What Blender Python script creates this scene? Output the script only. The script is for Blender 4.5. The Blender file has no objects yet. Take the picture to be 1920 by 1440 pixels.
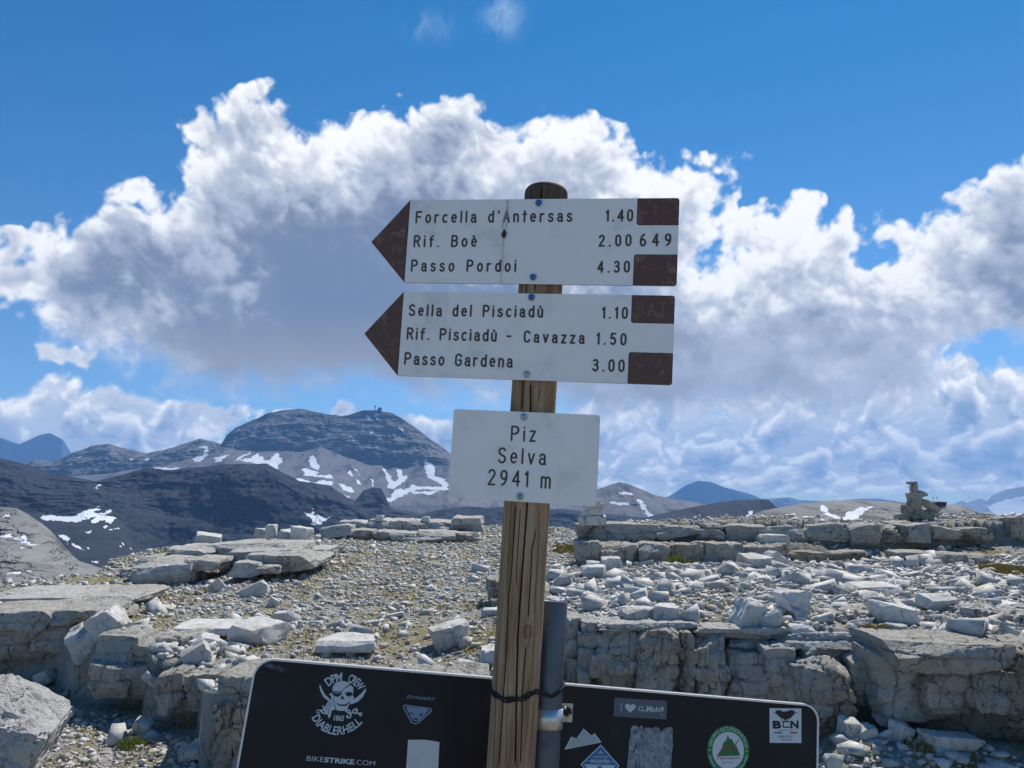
import bpy, bmesh, math, random
import numpy as np
from mathutils import Vector, Matrix, Euler
from mathutils.geometry import tessellate_polygon

SC = bpy.context.scene
COL = SC.collection
R = math.radians
rng = np.random.default_rng(7)
random.seed(7)

# ------------------------------------------------------------------ camera
EYE = 1.60                                  # eye height over the ground in front
FOC = 1478.0                                # focal length in pixels of a 1920 px wide frame
PITCH = math.atan(185.0 / FOC)
cam = bpy.data.cameras.new('camera')
cam.sensor_width = 36.0
cam.lens = FOC / 1920 * 36.0
cam.clip_start = 0.05
cam.clip_end = 60000
camo = bpy.data.objects.new('camera', cam)
camo.location = (0, 0, EYE)
camo.rotation_euler = (math.pi / 2 + PITCH, 0, 0)
COL.objects.link(camo)
SC.camera = camo

# ------------------------------------------------------------------ light
SUN_EL, SUN_AZ = 50.0, 26.0                 # degrees; azimuth clockwise from the view direction
SC.view_settings.view_transform = 'Standard'
SC.view_settings.look = 'None'
SC.view_settings.gamma = 1.0
SC.view_settings.use_curve_mapping = False
SC.view_settings.exposure = 0.14
SC.cycles.volume_bounces = 1
SC.cycles.max_bounces = 6
SC.cycles.diffuse_bounces = 2
sun = bpy.data.lights.new('sun', 'SUN')
sun.energy = 5.0
sun.angle = R(0.5)
sun.color = (1.0, 0.945, 0.85)
suno = bpy.data.objects.new('sun', sun)
sd = Vector((math.sin(R(SUN_AZ)) * math.cos(R(SUN_EL)), math.cos(R(SUN_AZ)) * math.cos(R(SUN_EL)), math.sin(R(SUN_EL))))
suno.rotation_euler = sd.to_track_quat('Z', 'Y').to_euler()
suno.location = (20, 30, 60)
COL.objects.link(suno)

# ------------------------------------------------------------------ helpers: node expressions
class X:
    """a value in a node tree, with arithmetic"""
    def __init__(s, t, k): s.t, s.k = t, k
    def _m(s, op, *a):
        n = s.t.nodes.new('ShaderNodeMath'); n.operation = op
        for i, v in enumerate((s,) + a):
            if isinstance(v, X): s.t.links.new(v.k, n.inputs[i])
            else: n.inputs[i].default_value = v
        return X(s.t, n.outputs[0])
    def __add__(s, o): return s._m('ADD', o)
    __radd__ = __add__
    def __sub__(s, o): return s._m('SUBTRACT', o)
    def __rsub__(s, o): return (s * -1) + o
    def __mul__(s, o): return s._m('MULTIPLY', o)
    __rmul__ = __mul__
    def __truediv__(s, o): return s._m('DIVIDE', o)
    def min(s, o): return s._m('MINIMUM', o)
    def max(s, o): return s._m('MAXIMUM', o)
    def pow(s, o): return s._m('POWER', o)
    def exp(s): return s._m('EXPONENT')
    def abs(s): return s._m('ABSOLUTE')
    def smooth(s, a, b, lo=0.0, hi=1.0, kind='SMOOTHSTEP'):
        n = s.t.nodes.new('ShaderNodeMapRange'); n.interpolation_type = kind
        s.t.links.new(s.k, n.inputs[0])
        for i, v in enumerate((a, b, lo, hi)):
            if isinstance(v, X): s.t.links.new(v.k, n.inputs[i + 1])
            else: n.inputs[i + 1].default_value = v
        return X(s.t, n.outputs[0])

def lk(t, a, b):
    t.links.new(a.k if isinstance(a, X) else a, b)

def mixc(t, f, a, b, mode='MIX'):
    n = t.nodes.new('ShaderNodeMix'); n.data_type = 'RGBA'; n.blend_type = mode
    for v, i in ((f, 0), (a, 6), (b, 7)):
        if isinstance(v, X): t.links.new(v.k, n.inputs[i])
        elif isinstance(v, (tuple, list)): n.inputs[i].default_value = tuple(v)[:3] + (1,)
        elif isinstance(v, (int, float)): n.inputs[i].default_value = v
        else: t.links.new(v, n.inputs[i])
    return n.outputs[2]

def noise(t, vec, scale, detail=4, rough=0.5, out=0, dist=0.0, dims='3D', lac=2.0):
    n = t.nodes.new('ShaderNodeTexNoise'); n.noise_dimensions = dims
    if vec is not None: t.links.new(vec, n.inputs['Vector'])
    n.inputs['Scale'].default_value = scale; n.inputs['Detail'].default_value = detail
    n.inputs['Roughness'].default_value = rough; n.inputs['Distortion'].default_value = dist
    n.inputs['Lacunarity'].default_value = lac
    return X(t, n.outputs[out])

def voro(t, vec, scale, feature='F1', detail=0, rough=0.5, out='Distance', smooth=None, rnd=1.0):
    n = t.nodes.new('ShaderNodeTexVoronoi'); n.feature = feature
    t.links.new(vec, n.inputs['Vector'])
    n.inputs['Scale'].default_value = scale
    if 'Detail' in n.inputs: n.inputs['Detail'].default_value = detail; n.inputs['Roughness'].default_value = rough
    if smooth is not None: n.inputs['Smoothness'].default_value = smooth
    n.inputs['Randomness'].default_value = rnd
    return X(t, n.outputs[out])

def vmath(t, op, a, b=None, scale=None):
    n = t.nodes.new('ShaderNodeVectorMath'); n.operation = op
    for i, v in enumerate((a, b)):
        if v is None: continue
        if isinstance(v, (tuple, list)): n.inputs[i].default_value = v
        else: t.links.new(v.k if isinstance(v, X) else v, n.inputs[i])
    if scale is not None:
        if isinstance(scale, X): t.links.new(scale.k, n.inputs[3])
        else: n.inputs[3].default_value = scale
    return n.outputs[0]

def comb(t, x, y, z):
    n = t.nodes.new('ShaderNodeCombineXYZ')
    for i, v in enumerate((x, y, z)):
        if isinstance(v, X): t.links.new(v.k, n.inputs[i])
        else: n.inputs[i].default_value = v
    return n.outputs[0]

def curve(t, x, pts, x0, x1, y0, y1):
    """piecewise curve through pts (input range x0..x1, output y0..y1)"""
    n = t.nodes.new('ShaderNodeFloatCurve')
    c = n.mapping.curves[0]
    P = [((a - x0) / (x1 - x0), (b - y0) / (y1 - y0)) for a, b in pts]
    c.points[0].location = P[0]; c.points[1].location = P[-1]
    for p in P[1:-1]: c.points.new(*p)
    for p in c.points: p.handle_type = 'AUTO_CLAMPED'
    n.mapping.use_clip = False
    n.mapping.update()
    lk(t, (x - x0) / (x1 - x0), n.inputs[1])
    return X(t, n.outputs[0]) * (y1 - y0) + y0

def azel(px, py):
    """direction of a picture point: azimuth and elevation in degrees"""
    a, b = (px - 960) / FOC, (720 - py) / FOC
    c, s = math.cos(PITCH), math.sin(PITCH)
    x, y, z = a, c - b * s, s + b * c
    return math.degrees(math.atan2(x, y)), math.degrees(math.atan2(z, math.hypot(x, y)))
# ------------------------------------------------------------------ numpy noise
_P = np.random.default_rng(11).permutation(256).astype(np.int32)
_P = np.concatenate([_P, _P, _P])
_G = np.random.default_rng(12).normal(size=(256, 3)).astype(np.float32)
_G /= np.linalg.norm(_G, axis=1, keepdims=True)
def perlin(p):
    """gradient noise of points (N,3), about -1..1"""
    p = np.asarray(p, np.float32)
    i = np.floor(p).astype(np.int32); f = p - i
    i &= 255
    u = f * f * f * (f * (f * 6 - 15) + 10)
    out = 0
    ax = [_P[i[:, 0]], _P[(i[:, 0] + 1) & 255]]
    for dx in (0, 1):
        wx = u[:, 0] if dx else 1 - u[:, 0]
        for dy in (0, 1):
            ay = _P[(ax[dx] + i[:, 1] + dy)]
            wy = u[:, 1] if dy else 1 - u[:, 1]
            for dz in (0, 1):
                g = _G[_P[(ay + i[:, 2] + dz)]]
                wz = u[:, 2] if dz else 1 - u[:, 2]
                out = out + wx * wy * wz * (g[:, 0] * (f[:, 0] - dx) + g[:, 1] * (f[:, 1] - dy) + g[:, 2] * (f[:, 2] - dz))
    return out * 1.5
def fbm(p, octv=5, rough=0.5, lac=2.03, billow=False):
    p = np.asarray(p, np.float32); s = 0; a = 1.0; tot = 0
    for k in range(octv):
        n = perlin(p + k * 17.3)
        s = s + a * (np.sqrt(n * n + 0.006) * 2 - 0.5 if billow else n); tot += a
        a *= rough; p = p * lac
    return s / tot
def sstep(x, a, b):
    t = np.clip((x - a) / (b - a), 0, 1); return t * t * (3 - 2 * t)
# ------------------------------------------------------------------ sky: physical sky, clouds on a far dome
def px_of(az, el):
    """picture point of a direction (degrees); only used to lay the clouds out where the photograph has them"""
    a, e = np.radians(az), np.radians(el)
    x, y, z = np.sin(a) * np.cos(e), np.cos(a) * np.cos(e), np.sin(e)
    c, s = math.cos(PITCH), math.sin(PITCH)
    d = np.maximum(y * c + z * s, 0.05); u = -y * s + z * c
    return 960 + FOC * x / d, 720 - FOC * u / d

def poly_sd(px, py, pts):
    """signed distance to a polygon, positive inside"""
    P = np.array(pts, np.float32); best = np.full(px.shape, 1e9, np.float32); ins = np.zeros(px.shape, bool)
    for k in range(len(P)):
        a, b = P[k], P[(k + 1) % len(P)]
        e = b - a; wx, wy = px - a[0], py - a[1]
        t = np.clip((wx * e[0] + wy * e[1]) / max(e @ e, 1e-6), 0, 1)
        best = np.minimum(best, (wx - t * e[0]) ** 2 + (wy - t * e[1]) ** 2)
        c = (a[1] > py) != (b[1] > py)
        with np.errstate(divide='ignore', invalid='ignore'):
            ins ^= c & (px < (b[0] - a[0]) * (py - a[1]) / (b[1] - a[1]) + a[0])
    d = np.sqrt(best)
    return np.where(ins, d, -d)

MAIN = [(-700, 470), (-250, 470), (0, 436), (45, 446), (100, 420), (180, 402), (205, 345), (245, 336), (275, 352), (290, 372), (318, 362), (332, 340), (322, 322), (342, 300), (345, 240), (370, 200), (430, 176), (490, 164), (545, 182), (575, 218), (635, 224), (690, 222), (745, 192), (840, 182), (905, 186), (940, 212), (965, 226), (1010, 216), (1060, 222), (1110, 218), (1160, 246), (1182, 300), (1186, 328), (1215, 305), (1290, 290), (1345, 300), (1380, 300), (1400, 292), (1408, 300), (1388, 330), (1375, 352), (1372, 385), (1350, 425), (1320, 475),
        (1372, 440), (1405, 395), (1440, 372), (1485, 362), (1525, 378), (1545, 405), (1580, 405), (1610, 432), (1655, 415), (1720, 402), (1760, 372), (1800, 358), (1845, 352), (1880, 322), (1930, 300), (2050, 270), (2300, 330), (2700, 360), (2700, 600), (2100, 640), (1930, 652), (1850, 650), (1800, 668), (1775, 735), (1690, 780), (1560, 800), (1400, 800), (1250, 812), (1120, 806), (980, 785), (800, 772), (700, 742), (560, 752), (430, 762), (340, 738), (262, 712), (235, 692), (130, 668), (75, 640), (80, 600), (0, 582), (-300, 600), (-700, 640)]
BANKL = [(-600, 760), (-200, 740), (0, 752), (50, 738), (85, 700), (118, 694), (148, 712), (150, 738), (205, 716), (255, 738), (330, 752), (400, 760), (462, 752), (496, 768), (470, 790), (430, 812), (400, 860), (250, 900), (0, 870), (-600, 880)]
PUFFS = [[(510, 772), (540, 760), (565, 772), (560, 800), (515, 800)], [(622, 762), (645, 748), (672, 760), (674, 785), (640, 790), (620, 780)],
         [(750, 782), (800, 780), (850, 792), (920, 800), (1000, 800), (1050, 850), (900, 900), (800, 850)], [(60, 640), (140, 650), (180, 660), (160, 690), (70, 680)]]
BANKR = [(1020, 800), (1250, 745), (1450, 735), (1640, 705), (1760, 690), (1800, 650), (1850, 668), (1925, 690), (2200, 660), (2700, 650), (2700, 960), (1120, 960), (1010, 880)]
#            x,    y,   rx,  ry, amount   : light and dark masses of the big cloud
MASS = [(600, 480, 190, 130, -0.62), (230, 500, 190, 70, -0.40), (540, 640, 240, 80, -0.42), (700, 640, 200, 110, -0.40), (560, 735, 300, 40, -0.22), (450, 330, 90, 90, 0.10),
        (600, 330, 110, 90, 0.45), (390, 520, 90, 60, 0.30), (470, 560, 60, 40, 0.2), (800, 340, 60, 60, -0.25), (880, 250, 60, 40, -0.12), (950, 330, 160, 70, 0.25), (1080, 270, 90, 50, 0.3), (1270, 350, 90, 60, 0.3), (850, 500, 250, 130, -0.25),
        (1330, 520, 80, 60, 0.35), (1440, 480, 90, 70, 0.35), (1500, 420, 70, 50, 0.2), (1400, 650, 160, 70, 0.05), (1600, 520, 120, 80, 0.25), (1750, 500, 120, 90, 0.25), (1700, 600, 90, 60, 0.1), (1880, 470, 60, 130, -0.2), (1600, 650, 120, 50, -0.15), (50, 490, 100, 40, 0.4), (240, 390, 60, 40, 0.25), (1150, 730, 260, 40, -0.25), (1500, 760, 260, 40, -0.30), (1700, 740, 120, 60, -0.2), (1300, 640, 150, 50, -0.12)]

def march(D, st, sx, sy, n, clip):
    """density summed toward the sun on the (elevation, azimuth) grid"""
    acc = np.zeros_like(D); H, Wd = D.shape; r = st
    Dp = np.clip(D, 0, clip)
    for k in range(n):
        oy, ox = int(round(sy * r)), int(round(sx * r))
        sh = np.zeros_like(D)
        y1 = max(H - oy, 0)
        if y1 > 0: sh[:y1, :Wd - ox] = Dp[oy:, ox:]
        acc += sh * (r * 0.55); r *= 1.5
    return acc

def clouds(az0, az1, el0, el1, step):
    az = np.arange(az0, az1 + step, step, dtype=np.float32); el = np.arange(el0, el1 + step, step, dtype=np.float32)
    A, E = np.meshgrid(az, el); shp = A.shape
    a, e = np.radians(A.ravel()), np.radians(E.ravel())
    d3 = np.stack([np.sin(a) * np.cos(e), np.cos(a) * np.cos(e), np.sin(e)], 1).astype(np.float32)
    px, py = px_of(A.ravel(), E.ravel())
    vis = (np.abs(A.ravel()) < 75)
    S = lambda v: v.reshape(shp).astype(np.float32)
    # warp
    w = np.stack([fbm(d3 * 14 + o, 3) for o in (3.1, 21.7)], 1)
    wf = np.stack([fbm(d3 * 60 + o, 2) for o in (5.1, 11.7)], 1)
    qx, qy = px + w[:, 0] * 34 + wf[:, 0] * 12, py + w[:, 1] * 30 + wf[:, 1] * 12
    dw = d3 + 0.012 * np.stack([w[:, 0], w[:, 1], w[:, 0] * 0.5], 1)
    oc = 5 if step < 0.15 else 3
    bl = fbm(dw * 17, oc, 0.48, billow=True)
    bl2 = fbm(dw * 52 + 9, oc - 1, 0.5, billow=True)
    fr = fbm(dw * 36, oc, 0.62)
    # generic cover for directions the photograph does not show
    gen = fbm(np.stack([d3[:, 0] * 3, d3[:, 1] * 3, d3[:, 2] * 7 + 4], 1), 3)
    sd = poly_sd(qx, qy, MAIN) / 25.8
    gsd = (gen - 0.22) * 14 - np.maximum(E.ravel() - 19, 0) * 0.5 - np.maximum(8 - E.ravel(), 0) * 0.5
    out = sstep(np.abs(A.ravel()), 38, 50)
    sd = np.where(vis, sd * (1 - out) + gsd * out, gsd)
    low = sstep(py, 560, 700) * (np.abs(A.ravel()) < 60)
    D1 = sd * 0.62 + (bl * 2.3 + bl2 * 0.62) * (1 - 0.8 * low) + fr * (0.42 + 0.8 * low) + 0.22
    D1 = S(D1 - 1.6 * sstep(-sd, 0.45, 1.1))
    hole = np.exp(-((qx - 1700) / 30) ** 2 - ((qy - 520) / 18) ** 2) * (1.5 + 12 * np.maximum(fr, 0)) + np.exp(-((qx - 1660) / 60) ** 2 - ((qy - 480) / 20) ** 2) * 2
    D1 -= S(hole)
    l1 = np.exp(-march(D1, 1.0 * 0.08 / step, 0.25, 0.97, 9, 3.0) * 0.0105 * step / 0.08)
    l1s = np.exp(-march(D1, 1.0 * 0.08 / step, 0.25, 0.97, 5, 9.0) * 0.045 * step / 0.08)
    edge = np.exp(-np.maximum(D1, 0) * 0.8)
    ms = np.zeros(px.shape, np.float32)
    for x, y, rx, ry, am in MASS: ms += am * np.exp(-((qx - x) / rx) ** 2 - ((qy - y) / ry) ** 2)
    ms *= vis
    pa = fbm(dw * 13 + 2, 2, 0.5, billow=True); pb = fbm(dw * 34 + 6, 2, 0.45, billow=True)
    P = S(pa * 1.0 + pb * 0.36); gy, gx = np.gradient(P)
    rel = np.clip(-(gy * 0.9 + gx * 0.45) / step * 1.3, -1.0, 1.0)
    lown = S(low)
    soft = 1 - 0.75 * lown
    vary = S(fbm(d3 * 9 + 31, 3) * 0.30 + fr * 0.34 + bl * 0.16)
    Dl = S(fbm(dw * 11 + 40, 4, 0.55) * 5.0 + bl * 2.0)
    lobe = np.exp(-march(Dl, 1.0 * 0.08 / step, 0.25, 0.97, 9, 3.0) * 0.016 * step / 0.08)
    lobe *= 0.35 + 0.65 * sstep(Dl, -0.6, 0.9)
    f = (lobe - 0.42) * 0.50 * (1 - 0.55 * lown) + 0.42 * l1 + 0.30 * l1s + 0.30 * edge + S(ms) * 0.72 + rel * 0.12 * soft + (P - 0.1) * 0.12 * soft + vary + 0.10
    f = np.where(f < 0.22, 0.22 * np.exp((f - 0.22) / 0.3), f)
    f = np.clip(f, 0, 1)
    a1 = sstep(D1, 0.0, 0.95 + 1.4 * lown)
    warmlow = lown * (1 - f)
    dark = np.array([0.165, 0.22, 0.335]); darkl = np.array([0.29, 0.305, 0.345]); mid = np.array([0.44, 0.495, 0.605]); lite = np.array([0.97, 0.98, 1.0])
    def ramp(f, dk):
        c = dk + (mid - dk) * sstep(f, 0.0, 0.5)[..., None]
        return c + (lite - c) * sstep(f, 0.42, 1.0)[..., None]
    c1 = ramp(f, dark + (darkl - dark) * lown[..., None])
    # ---- far banks, compressed toward the horizon
    e2 = np.log(np.maximum(E.ravel() + 3.2, 0.4))
    p = np.stack([A.ravel() * 0.16, e2 * 1.25, 0 * e2], 1)
    wv = fbm(p * 2.2 + 3, 3)
    p[:, 0] += wv * 0.25; p[:, 1] += wv * 0.12
    nb = fbm(p * 2.0, 6 if step < 0.15 else 4, 0.58, billow=True); nf = fbm(p * 1.5 + 7, 6 if step < 0.15 else 4, 0.6)
    nb2 = fbm(p * 7.0 + 5, 4, 0.6, billow=True)
    qx2, qy2 = px + wv * 10 + wf[:, 0] * 8, py + wf[:, 1] * 8
    sb = np.maximum(poly_sd(qx2, qy2, BANKL) / 14, poly_sd(qx2, qy2, BANKR) / 30)
    for q in PUFFS: sb = np.maximum(sb, poly_sd(qx2, qy2, q) / 10)
    sb = np.clip(sb, -6, 1.6)
    rgt = sstep(px, 1000, 1200)
    gsb = (nf * 3.0 - 0.6) - np.maximum(E.ravel() - 9, 0) * 0.5
    sb = np.where(vis, sb * (1 - out) + gsb * out, gsb)
    D2 = sb * 0.9 + 0.85 * rgt + nb * 1.7 + nb2 * 0.5 + nf * (0.5 + 4.2 * rgt) + 0.25 * (1 - rgt)
    D2 = S(D2)
    Dl2 = S(nb * 2.2 + fbm(p * 2.6 + 15, 4, 0.5) * 4.5 + nf * 1.5)
    l2 = np.exp(-march(Dl2, 1.0 * 0.08 / step, 0.2, 1.0, 7, 2.5) * 0.085 * step / 0.08) * (0.35 + 0.65 * sstep(Dl2, -0.5, 0.8))
    ed2 = np.exp(-np.maximum(D2, 0) * 1.2)
    gy, gx = np.gradient(S(fbm(p * 2.4, 3, 0.5, billow=True) + fbm(p * 7.0, 2, 0.5, billow=True) * 0.3))
    rel2 = np.clip(-(gy * 0.9 + gx * 0.3) / step * 0.6, -1, 1)
    f2 = np.clip(0.95 * l2 + 0.30 * ed2 + rel2 * 0.10 + S(nf) * 0.35 + 0.06, 0, 1)
    a2 = sstep(D2, 0.0, 0.9) * sstep(E, -1.8, 0.2)
    hz = sstep(E, 11, -1)[..., None]
    dk2 = np.array([0.22, 0.33, 0.50]); md2 = np.array([0.68, 0.73, 0.80]); lt2 = np.array([1.25, 1.22, 1.15])
    c2 = dk2 + (md2 - dk2) * sstep(f2, 0.0, 0.5)[..., None]
    c2 = c2 + (lt2 - c2) * sstep(f2, 0.40, 1.0)[..., None]
    c2 = c2 * (1 - 0.12 * hz) + np.array([0.45, 0.62, 0.80]) * 0.12 * hz
    # thin wisps high up
    wn = fbm(np.stack([d3[:, 0] * 30 + w[:, 0] * 1.5, d3[:, 1] * 8, d3[:, 2] * 18], 1), 6, 0.62)
    wm = np.exp(-((px - 935) / 34) ** 2 - ((py - 28) / 34) ** 2) + 0.5 * np.exp(-((px - 800) / 40) ** 2 - ((py - 50) / 24) ** 2)
    a3 = S(np.clip((wn + 0.12) * 1.3 * wm, 0, 0.45))
    c3 = np.array([0.6, 0.76, 0.92]) * np.ones(shp + (3,))
    # composite: main over banks over wisps
    al = 1 - (1 - a1) * (1 - a2) * (1 - a3)
    pm = c1 * a1[..., None] + (c2 * a2[..., None] + c3 * (a3 * (1 - a2))[..., None]) * (1 - a1[..., None])
    rgb = pm / np.maximum(al, 1e-4)[..., None]
    return az, el, rgb, al
#BLENDER
world = bpy.data.worlds.new('World')
SC.world = world
world.use_nodes = True
W = world.node_tree
W.nodes.clear()
skyn = W.nodes.new('ShaderNodeTexSky')
skyn.sky_type = 'NISHITA'
skyn.sun_disc = False
skyn.sun_elevation = R(SUN_EL)
skyn.sun_rotation = R(SUN_AZ)
skyn.altitude = 2900
skyn.air_density = 1.0
skyn.dust_density = 0.2
skyn.ozone_density = 3.0
bg = W.nodes.new('ShaderNodeBackground')
bg.inputs[1].default_value = 0.10
tcw = W.nodes.new('ShaderNodeTexCoord')
sepw = W.nodes.new('ShaderNodeSeparateXYZ'); W.links.new(tcw.outputs['Generated'], sepw.inputs[0])
hz = X(W, sepw.outputs[2]).smooth(-0.05, 0.62)
tint = mixc(W, 1.0, skyn.outputs[0], mixc(W, hz, (0.72, 0.90, 1.02), (0.20, 0.92, 1.22)), 'MULTIPLY')
W.links.new(tint, bg.inputs[0])
wo = W.nodes.new('ShaderNodeOutputWorld')
W.links.new(bg.outputs[0], wo.inputs[0])

def cloud_mesh(az, el, rgb, al, parts):
    H, Wd = al.shape
    a, e = np.radians(az), np.radians(el)
    A, E = np.meshgrid(a, e)
    Rr = 30000.0
    co = np.stack([np.sin(A) * np.cos(E), np.cos(A) * np.cos(E), np.sin(E)], -1).reshape(-1, 3) * Rr
    i = np.arange((H - 1) * (Wd - 1)); r, c = i // (Wd - 1), i % (Wd - 1)
    v = r * Wd + c
    q = np.stack([v, v + 1, v + Wd + 1, v + Wd], 1)
    af = al.reshape(-1)
    q = q[af[q].max(1) > 0.004]
    parts.append((co, q, np.concatenate([rgb.reshape(-1, 3), af[:, None]], 1)))

def mesh_np(name, co, faces, mat=None, attrs=None, smooth=True, link=True, parent=None, mats=None, fmat=None):
    me = bpy.data.meshes.new(name)
    co = np.asarray(co, np.float32); faces = np.asarray(faces, np.int32)
    used = np.zeros(len(co), bool); used[faces.ravel()] = True
    if not used.all():
        mp = np.cumsum(used) - 1; faces = mp[faces]; co = co[used]
        if attrs: attrs = {k: np.asarray(v)[used] for k, v in attrs.items()}
    n, k = faces.shape
    me.vertices.add(len(co)); me.vertices.foreach_set('co', co.ravel())
    me.loops.add(n * k); me.loops.foreach_set('vertex_index', faces.ravel().astype(np.int32))
    me.polygons.add(n); me.polygons.foreach_set('loop_start', np.arange(0, n * k, k, dtype=np.int32))
    if smooth: me.polygons.foreach_set('use_smooth', np.ones(n, bool))
    if fmat is not None: me.polygons.foreach_set('material_index', np.asarray(fmat, np.int32))
    me.update(calc_edges=True)
    for key, val in (attrs or {}).items():
        val = np.asarray(val, np.float32)
        if val.ndim == 2:
            if val.shape[1] == 3: val = np.concatenate([val, np.ones((len(val), 1), np.float32)], 1)
            at = me.attributes.new(key, 'FLOAT_COLOR', 'POINT'); at.data.foreach_set('color', val.ravel())
        else:
            at = me.attributes.new(key, 'FLOAT', 'POINT'); at.data.foreach_set('value', val)
    for m in (mats or ([mat] if mat else [])): me.materials.append(m)
    if not link: return me
    o = bpy.data.objects.new(name, me); COL.objects.link(o)
    if parent is not None: o.parent = parent
    return o

cp = []
cloud_mesh(*clouds(-38, 38, -3, 36, 0.085), cp)
cloud_mesh(*clouds(38, 179.9, -3, 40, 0.45), cp)
cloud_mesh(*clouds(-180, -38, -3, 40, 0.45), cp)
off = 0; cs, qs, ats = [], [], []
for co, q, at in cp:
    cs.append(co); qs.append(q + off); ats.append(at); off += len(co)
co_, q_, at_ = np.concatenate(cs), np.concatenate(qs), np.concatenate(ats)
cm = bpy.data.materials.new('sky clouds'); cm.use_nodes = True
T = cm.node_tree; T.nodes.clear()
atn = T.nodes.new('ShaderNodeAttribute'); atn.attribute_name = 'cloud'
em = T.nodes.new('ShaderNodeEmission'); T.links.new(atn.outputs['Color'], em.inputs[0])
tr = T.nodes.new('ShaderNodeBsdfTransparent'); ms = T.nodes.new('ShaderNodeMixShader')
T.links.new(atn.outputs['Alpha'], ms.inputs[0]); T.links.new(tr.outputs[0], ms.inputs[1]); T.links.new(em.outputs[0], ms.inputs[2])
om = T.nodes.new('ShaderNodeOutputMaterial'); T.links.new(ms.outputs[0], om.inputs[0])
cm.cycles.emission_sampling = 'NONE'
skyo = mesh_np('sky', co_, q_, cm, {'cloud': at_})
skyo['kind'] = 'structure'; skyo['label'] = 'white cumulus clouds with grey bases across the blue sky'
# ------------------------------------------------------------------ materials for rock and snow
def newmat(name):
    m = bpy.data.materials.new(name); m.use_nodes = True
    t = m.node_tree
    return m, t, t.nodes['Principled BSDF']
def ocoord(t, kind='Object'):
    n = t.nodes.new('ShaderNodeTexCoord'); return n.outputs[kind]
def attr(t, name):
    n = t.nodes.new('ShaderNodeAttribute'); n.attribute_name = name; return n
def bump(t, b, h, strength, dist):
    n = t.nodes.new('ShaderNodeBump'); n.inputs['Strength'].default_value = strength; n.inputs['Distance'].default_value = dist
    lk(t, h, n.inputs['Height']); t.links.new(n.outputs[0], b.inputs['Normal']); return n

def at(px, py, d):
    """point at forward distance d (metres) in the direction of a picture point"""
    a, b = (px - 960) / FOC, (720 - py) / FOC
    c, s = math.cos(PITCH), math.sin(PITCH)
    y, z = c - b * s, s + b * c
    return np.array([a / y * d, d, EYE + z / y * d])
def at_np(px, py, d):
    a, b = (px - 960) / FOC, (720 - py) / FOC
    c, s = math.cos(PITCH), math.sin(PITCH)
    y, z = c - b * s, s + b * c
    return np.stack([a / y * d, d, EYE + z / y * d], -1)

def mount_mat(name, c0, c1, strata=0.03, bumpd=6.0):
    m, t, b = newmat(name)
    P = ocoord(t)
    sp = t.nodes.new('ShaderNodeSeparateXYZ'); t.links.new(P, sp.inputs[0])
    pz = comb(t, X(t, sp.outputs[0]) * 0.002, X(t, sp.outputs[1]) * 0.002, X(t, sp.outputs[2]) * strata)
    st = noise(t, pz, 1.0, 6, 0.65)
    n2 = noise(t, P, 0.012, 7, 0.65)
    gn = t.nodes.new('ShaderNodeNewGeometry'); sn_ = t.nodes.new('ShaderNodeSeparateXYZ'); t.links.new(gn.outputs['True Normal'], sn_.inputs[0])
    flat = X(t, sn_.outputs[2]).smooth(0.55, 0.88)                # scree lies where it is less steep, bare rock where it is steep
    f = (st * 0.55 + n2 * 0.6 - 0.08) * 0.75 + flat * 0.28 - 0.02
    col = mixc(t, f.smooth(0.36, 0.62), c0, c1)
    sk = noise(t, comb(t, X(t, sp.outputs[0]) * 0.022, X(t, sp.outputs[1]) * 0.004, X(t, sp.outputs[2]) * 0.0035), 1.0, 5, 0.7)   # chutes and water streaks
    col = mixc(t, sk.smooth(0.50, 0.64) * 0.65, col, tuple(0.45 * a for a in c0))
    col = mixc(t, sk.smooth(0.48, 0.36) * flat * 0.5, col, tuple(min(1, 1.35 * a) for a in c1))
    sn = attr(t, 'snow')
    edge = X(t, sn.outputs['Fac']) + (noise(t, P, 0.03, 4, 0.7) - 0.5) * 0.5
    k = edge.smooth(0.42, 0.58)
    lk(t, X(t, mixc(t, k, col, (0.66, 0.69, 0.74))), b.inputs['Base Color'])
    b.inputs['Roughness'].default_value = 0.95
    b.inputs['Specular IOR Level'].default_value = 0.1
    bump(t, b, (n2 * 0.7 + st * 0.6 + sk * 0.6) * (1 - k * 0.9), 1.0, bumpd)
    return m

def snow_mask(px, py, polys):
    s = np.zeros(px.shape, np.float32)
    q = np.stack([px * 0.12, py * 0.2, 0 * px], 1)
    px = px + fbm(q, 4, 0.65) * 9; py = py + fbm(q + 31.7, 4, 0.65) * 5
    for p in polys:
        P = np.array(p, np.float32)
        bb = (px > P[:, 0].min() - 8) & (px < P[:, 0].max() + 8) & (py > P[:, 1].min() - 8) & (py < P[:, 1].max() + 8)
        if bb.any():
            v = np.clip(0.5 + (poly_sd(px[bb], py[bb], P) + 0.1) / 2.6, 0, 1)
            s[bb] = np.maximum(s[bb], v)
    return s

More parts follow.
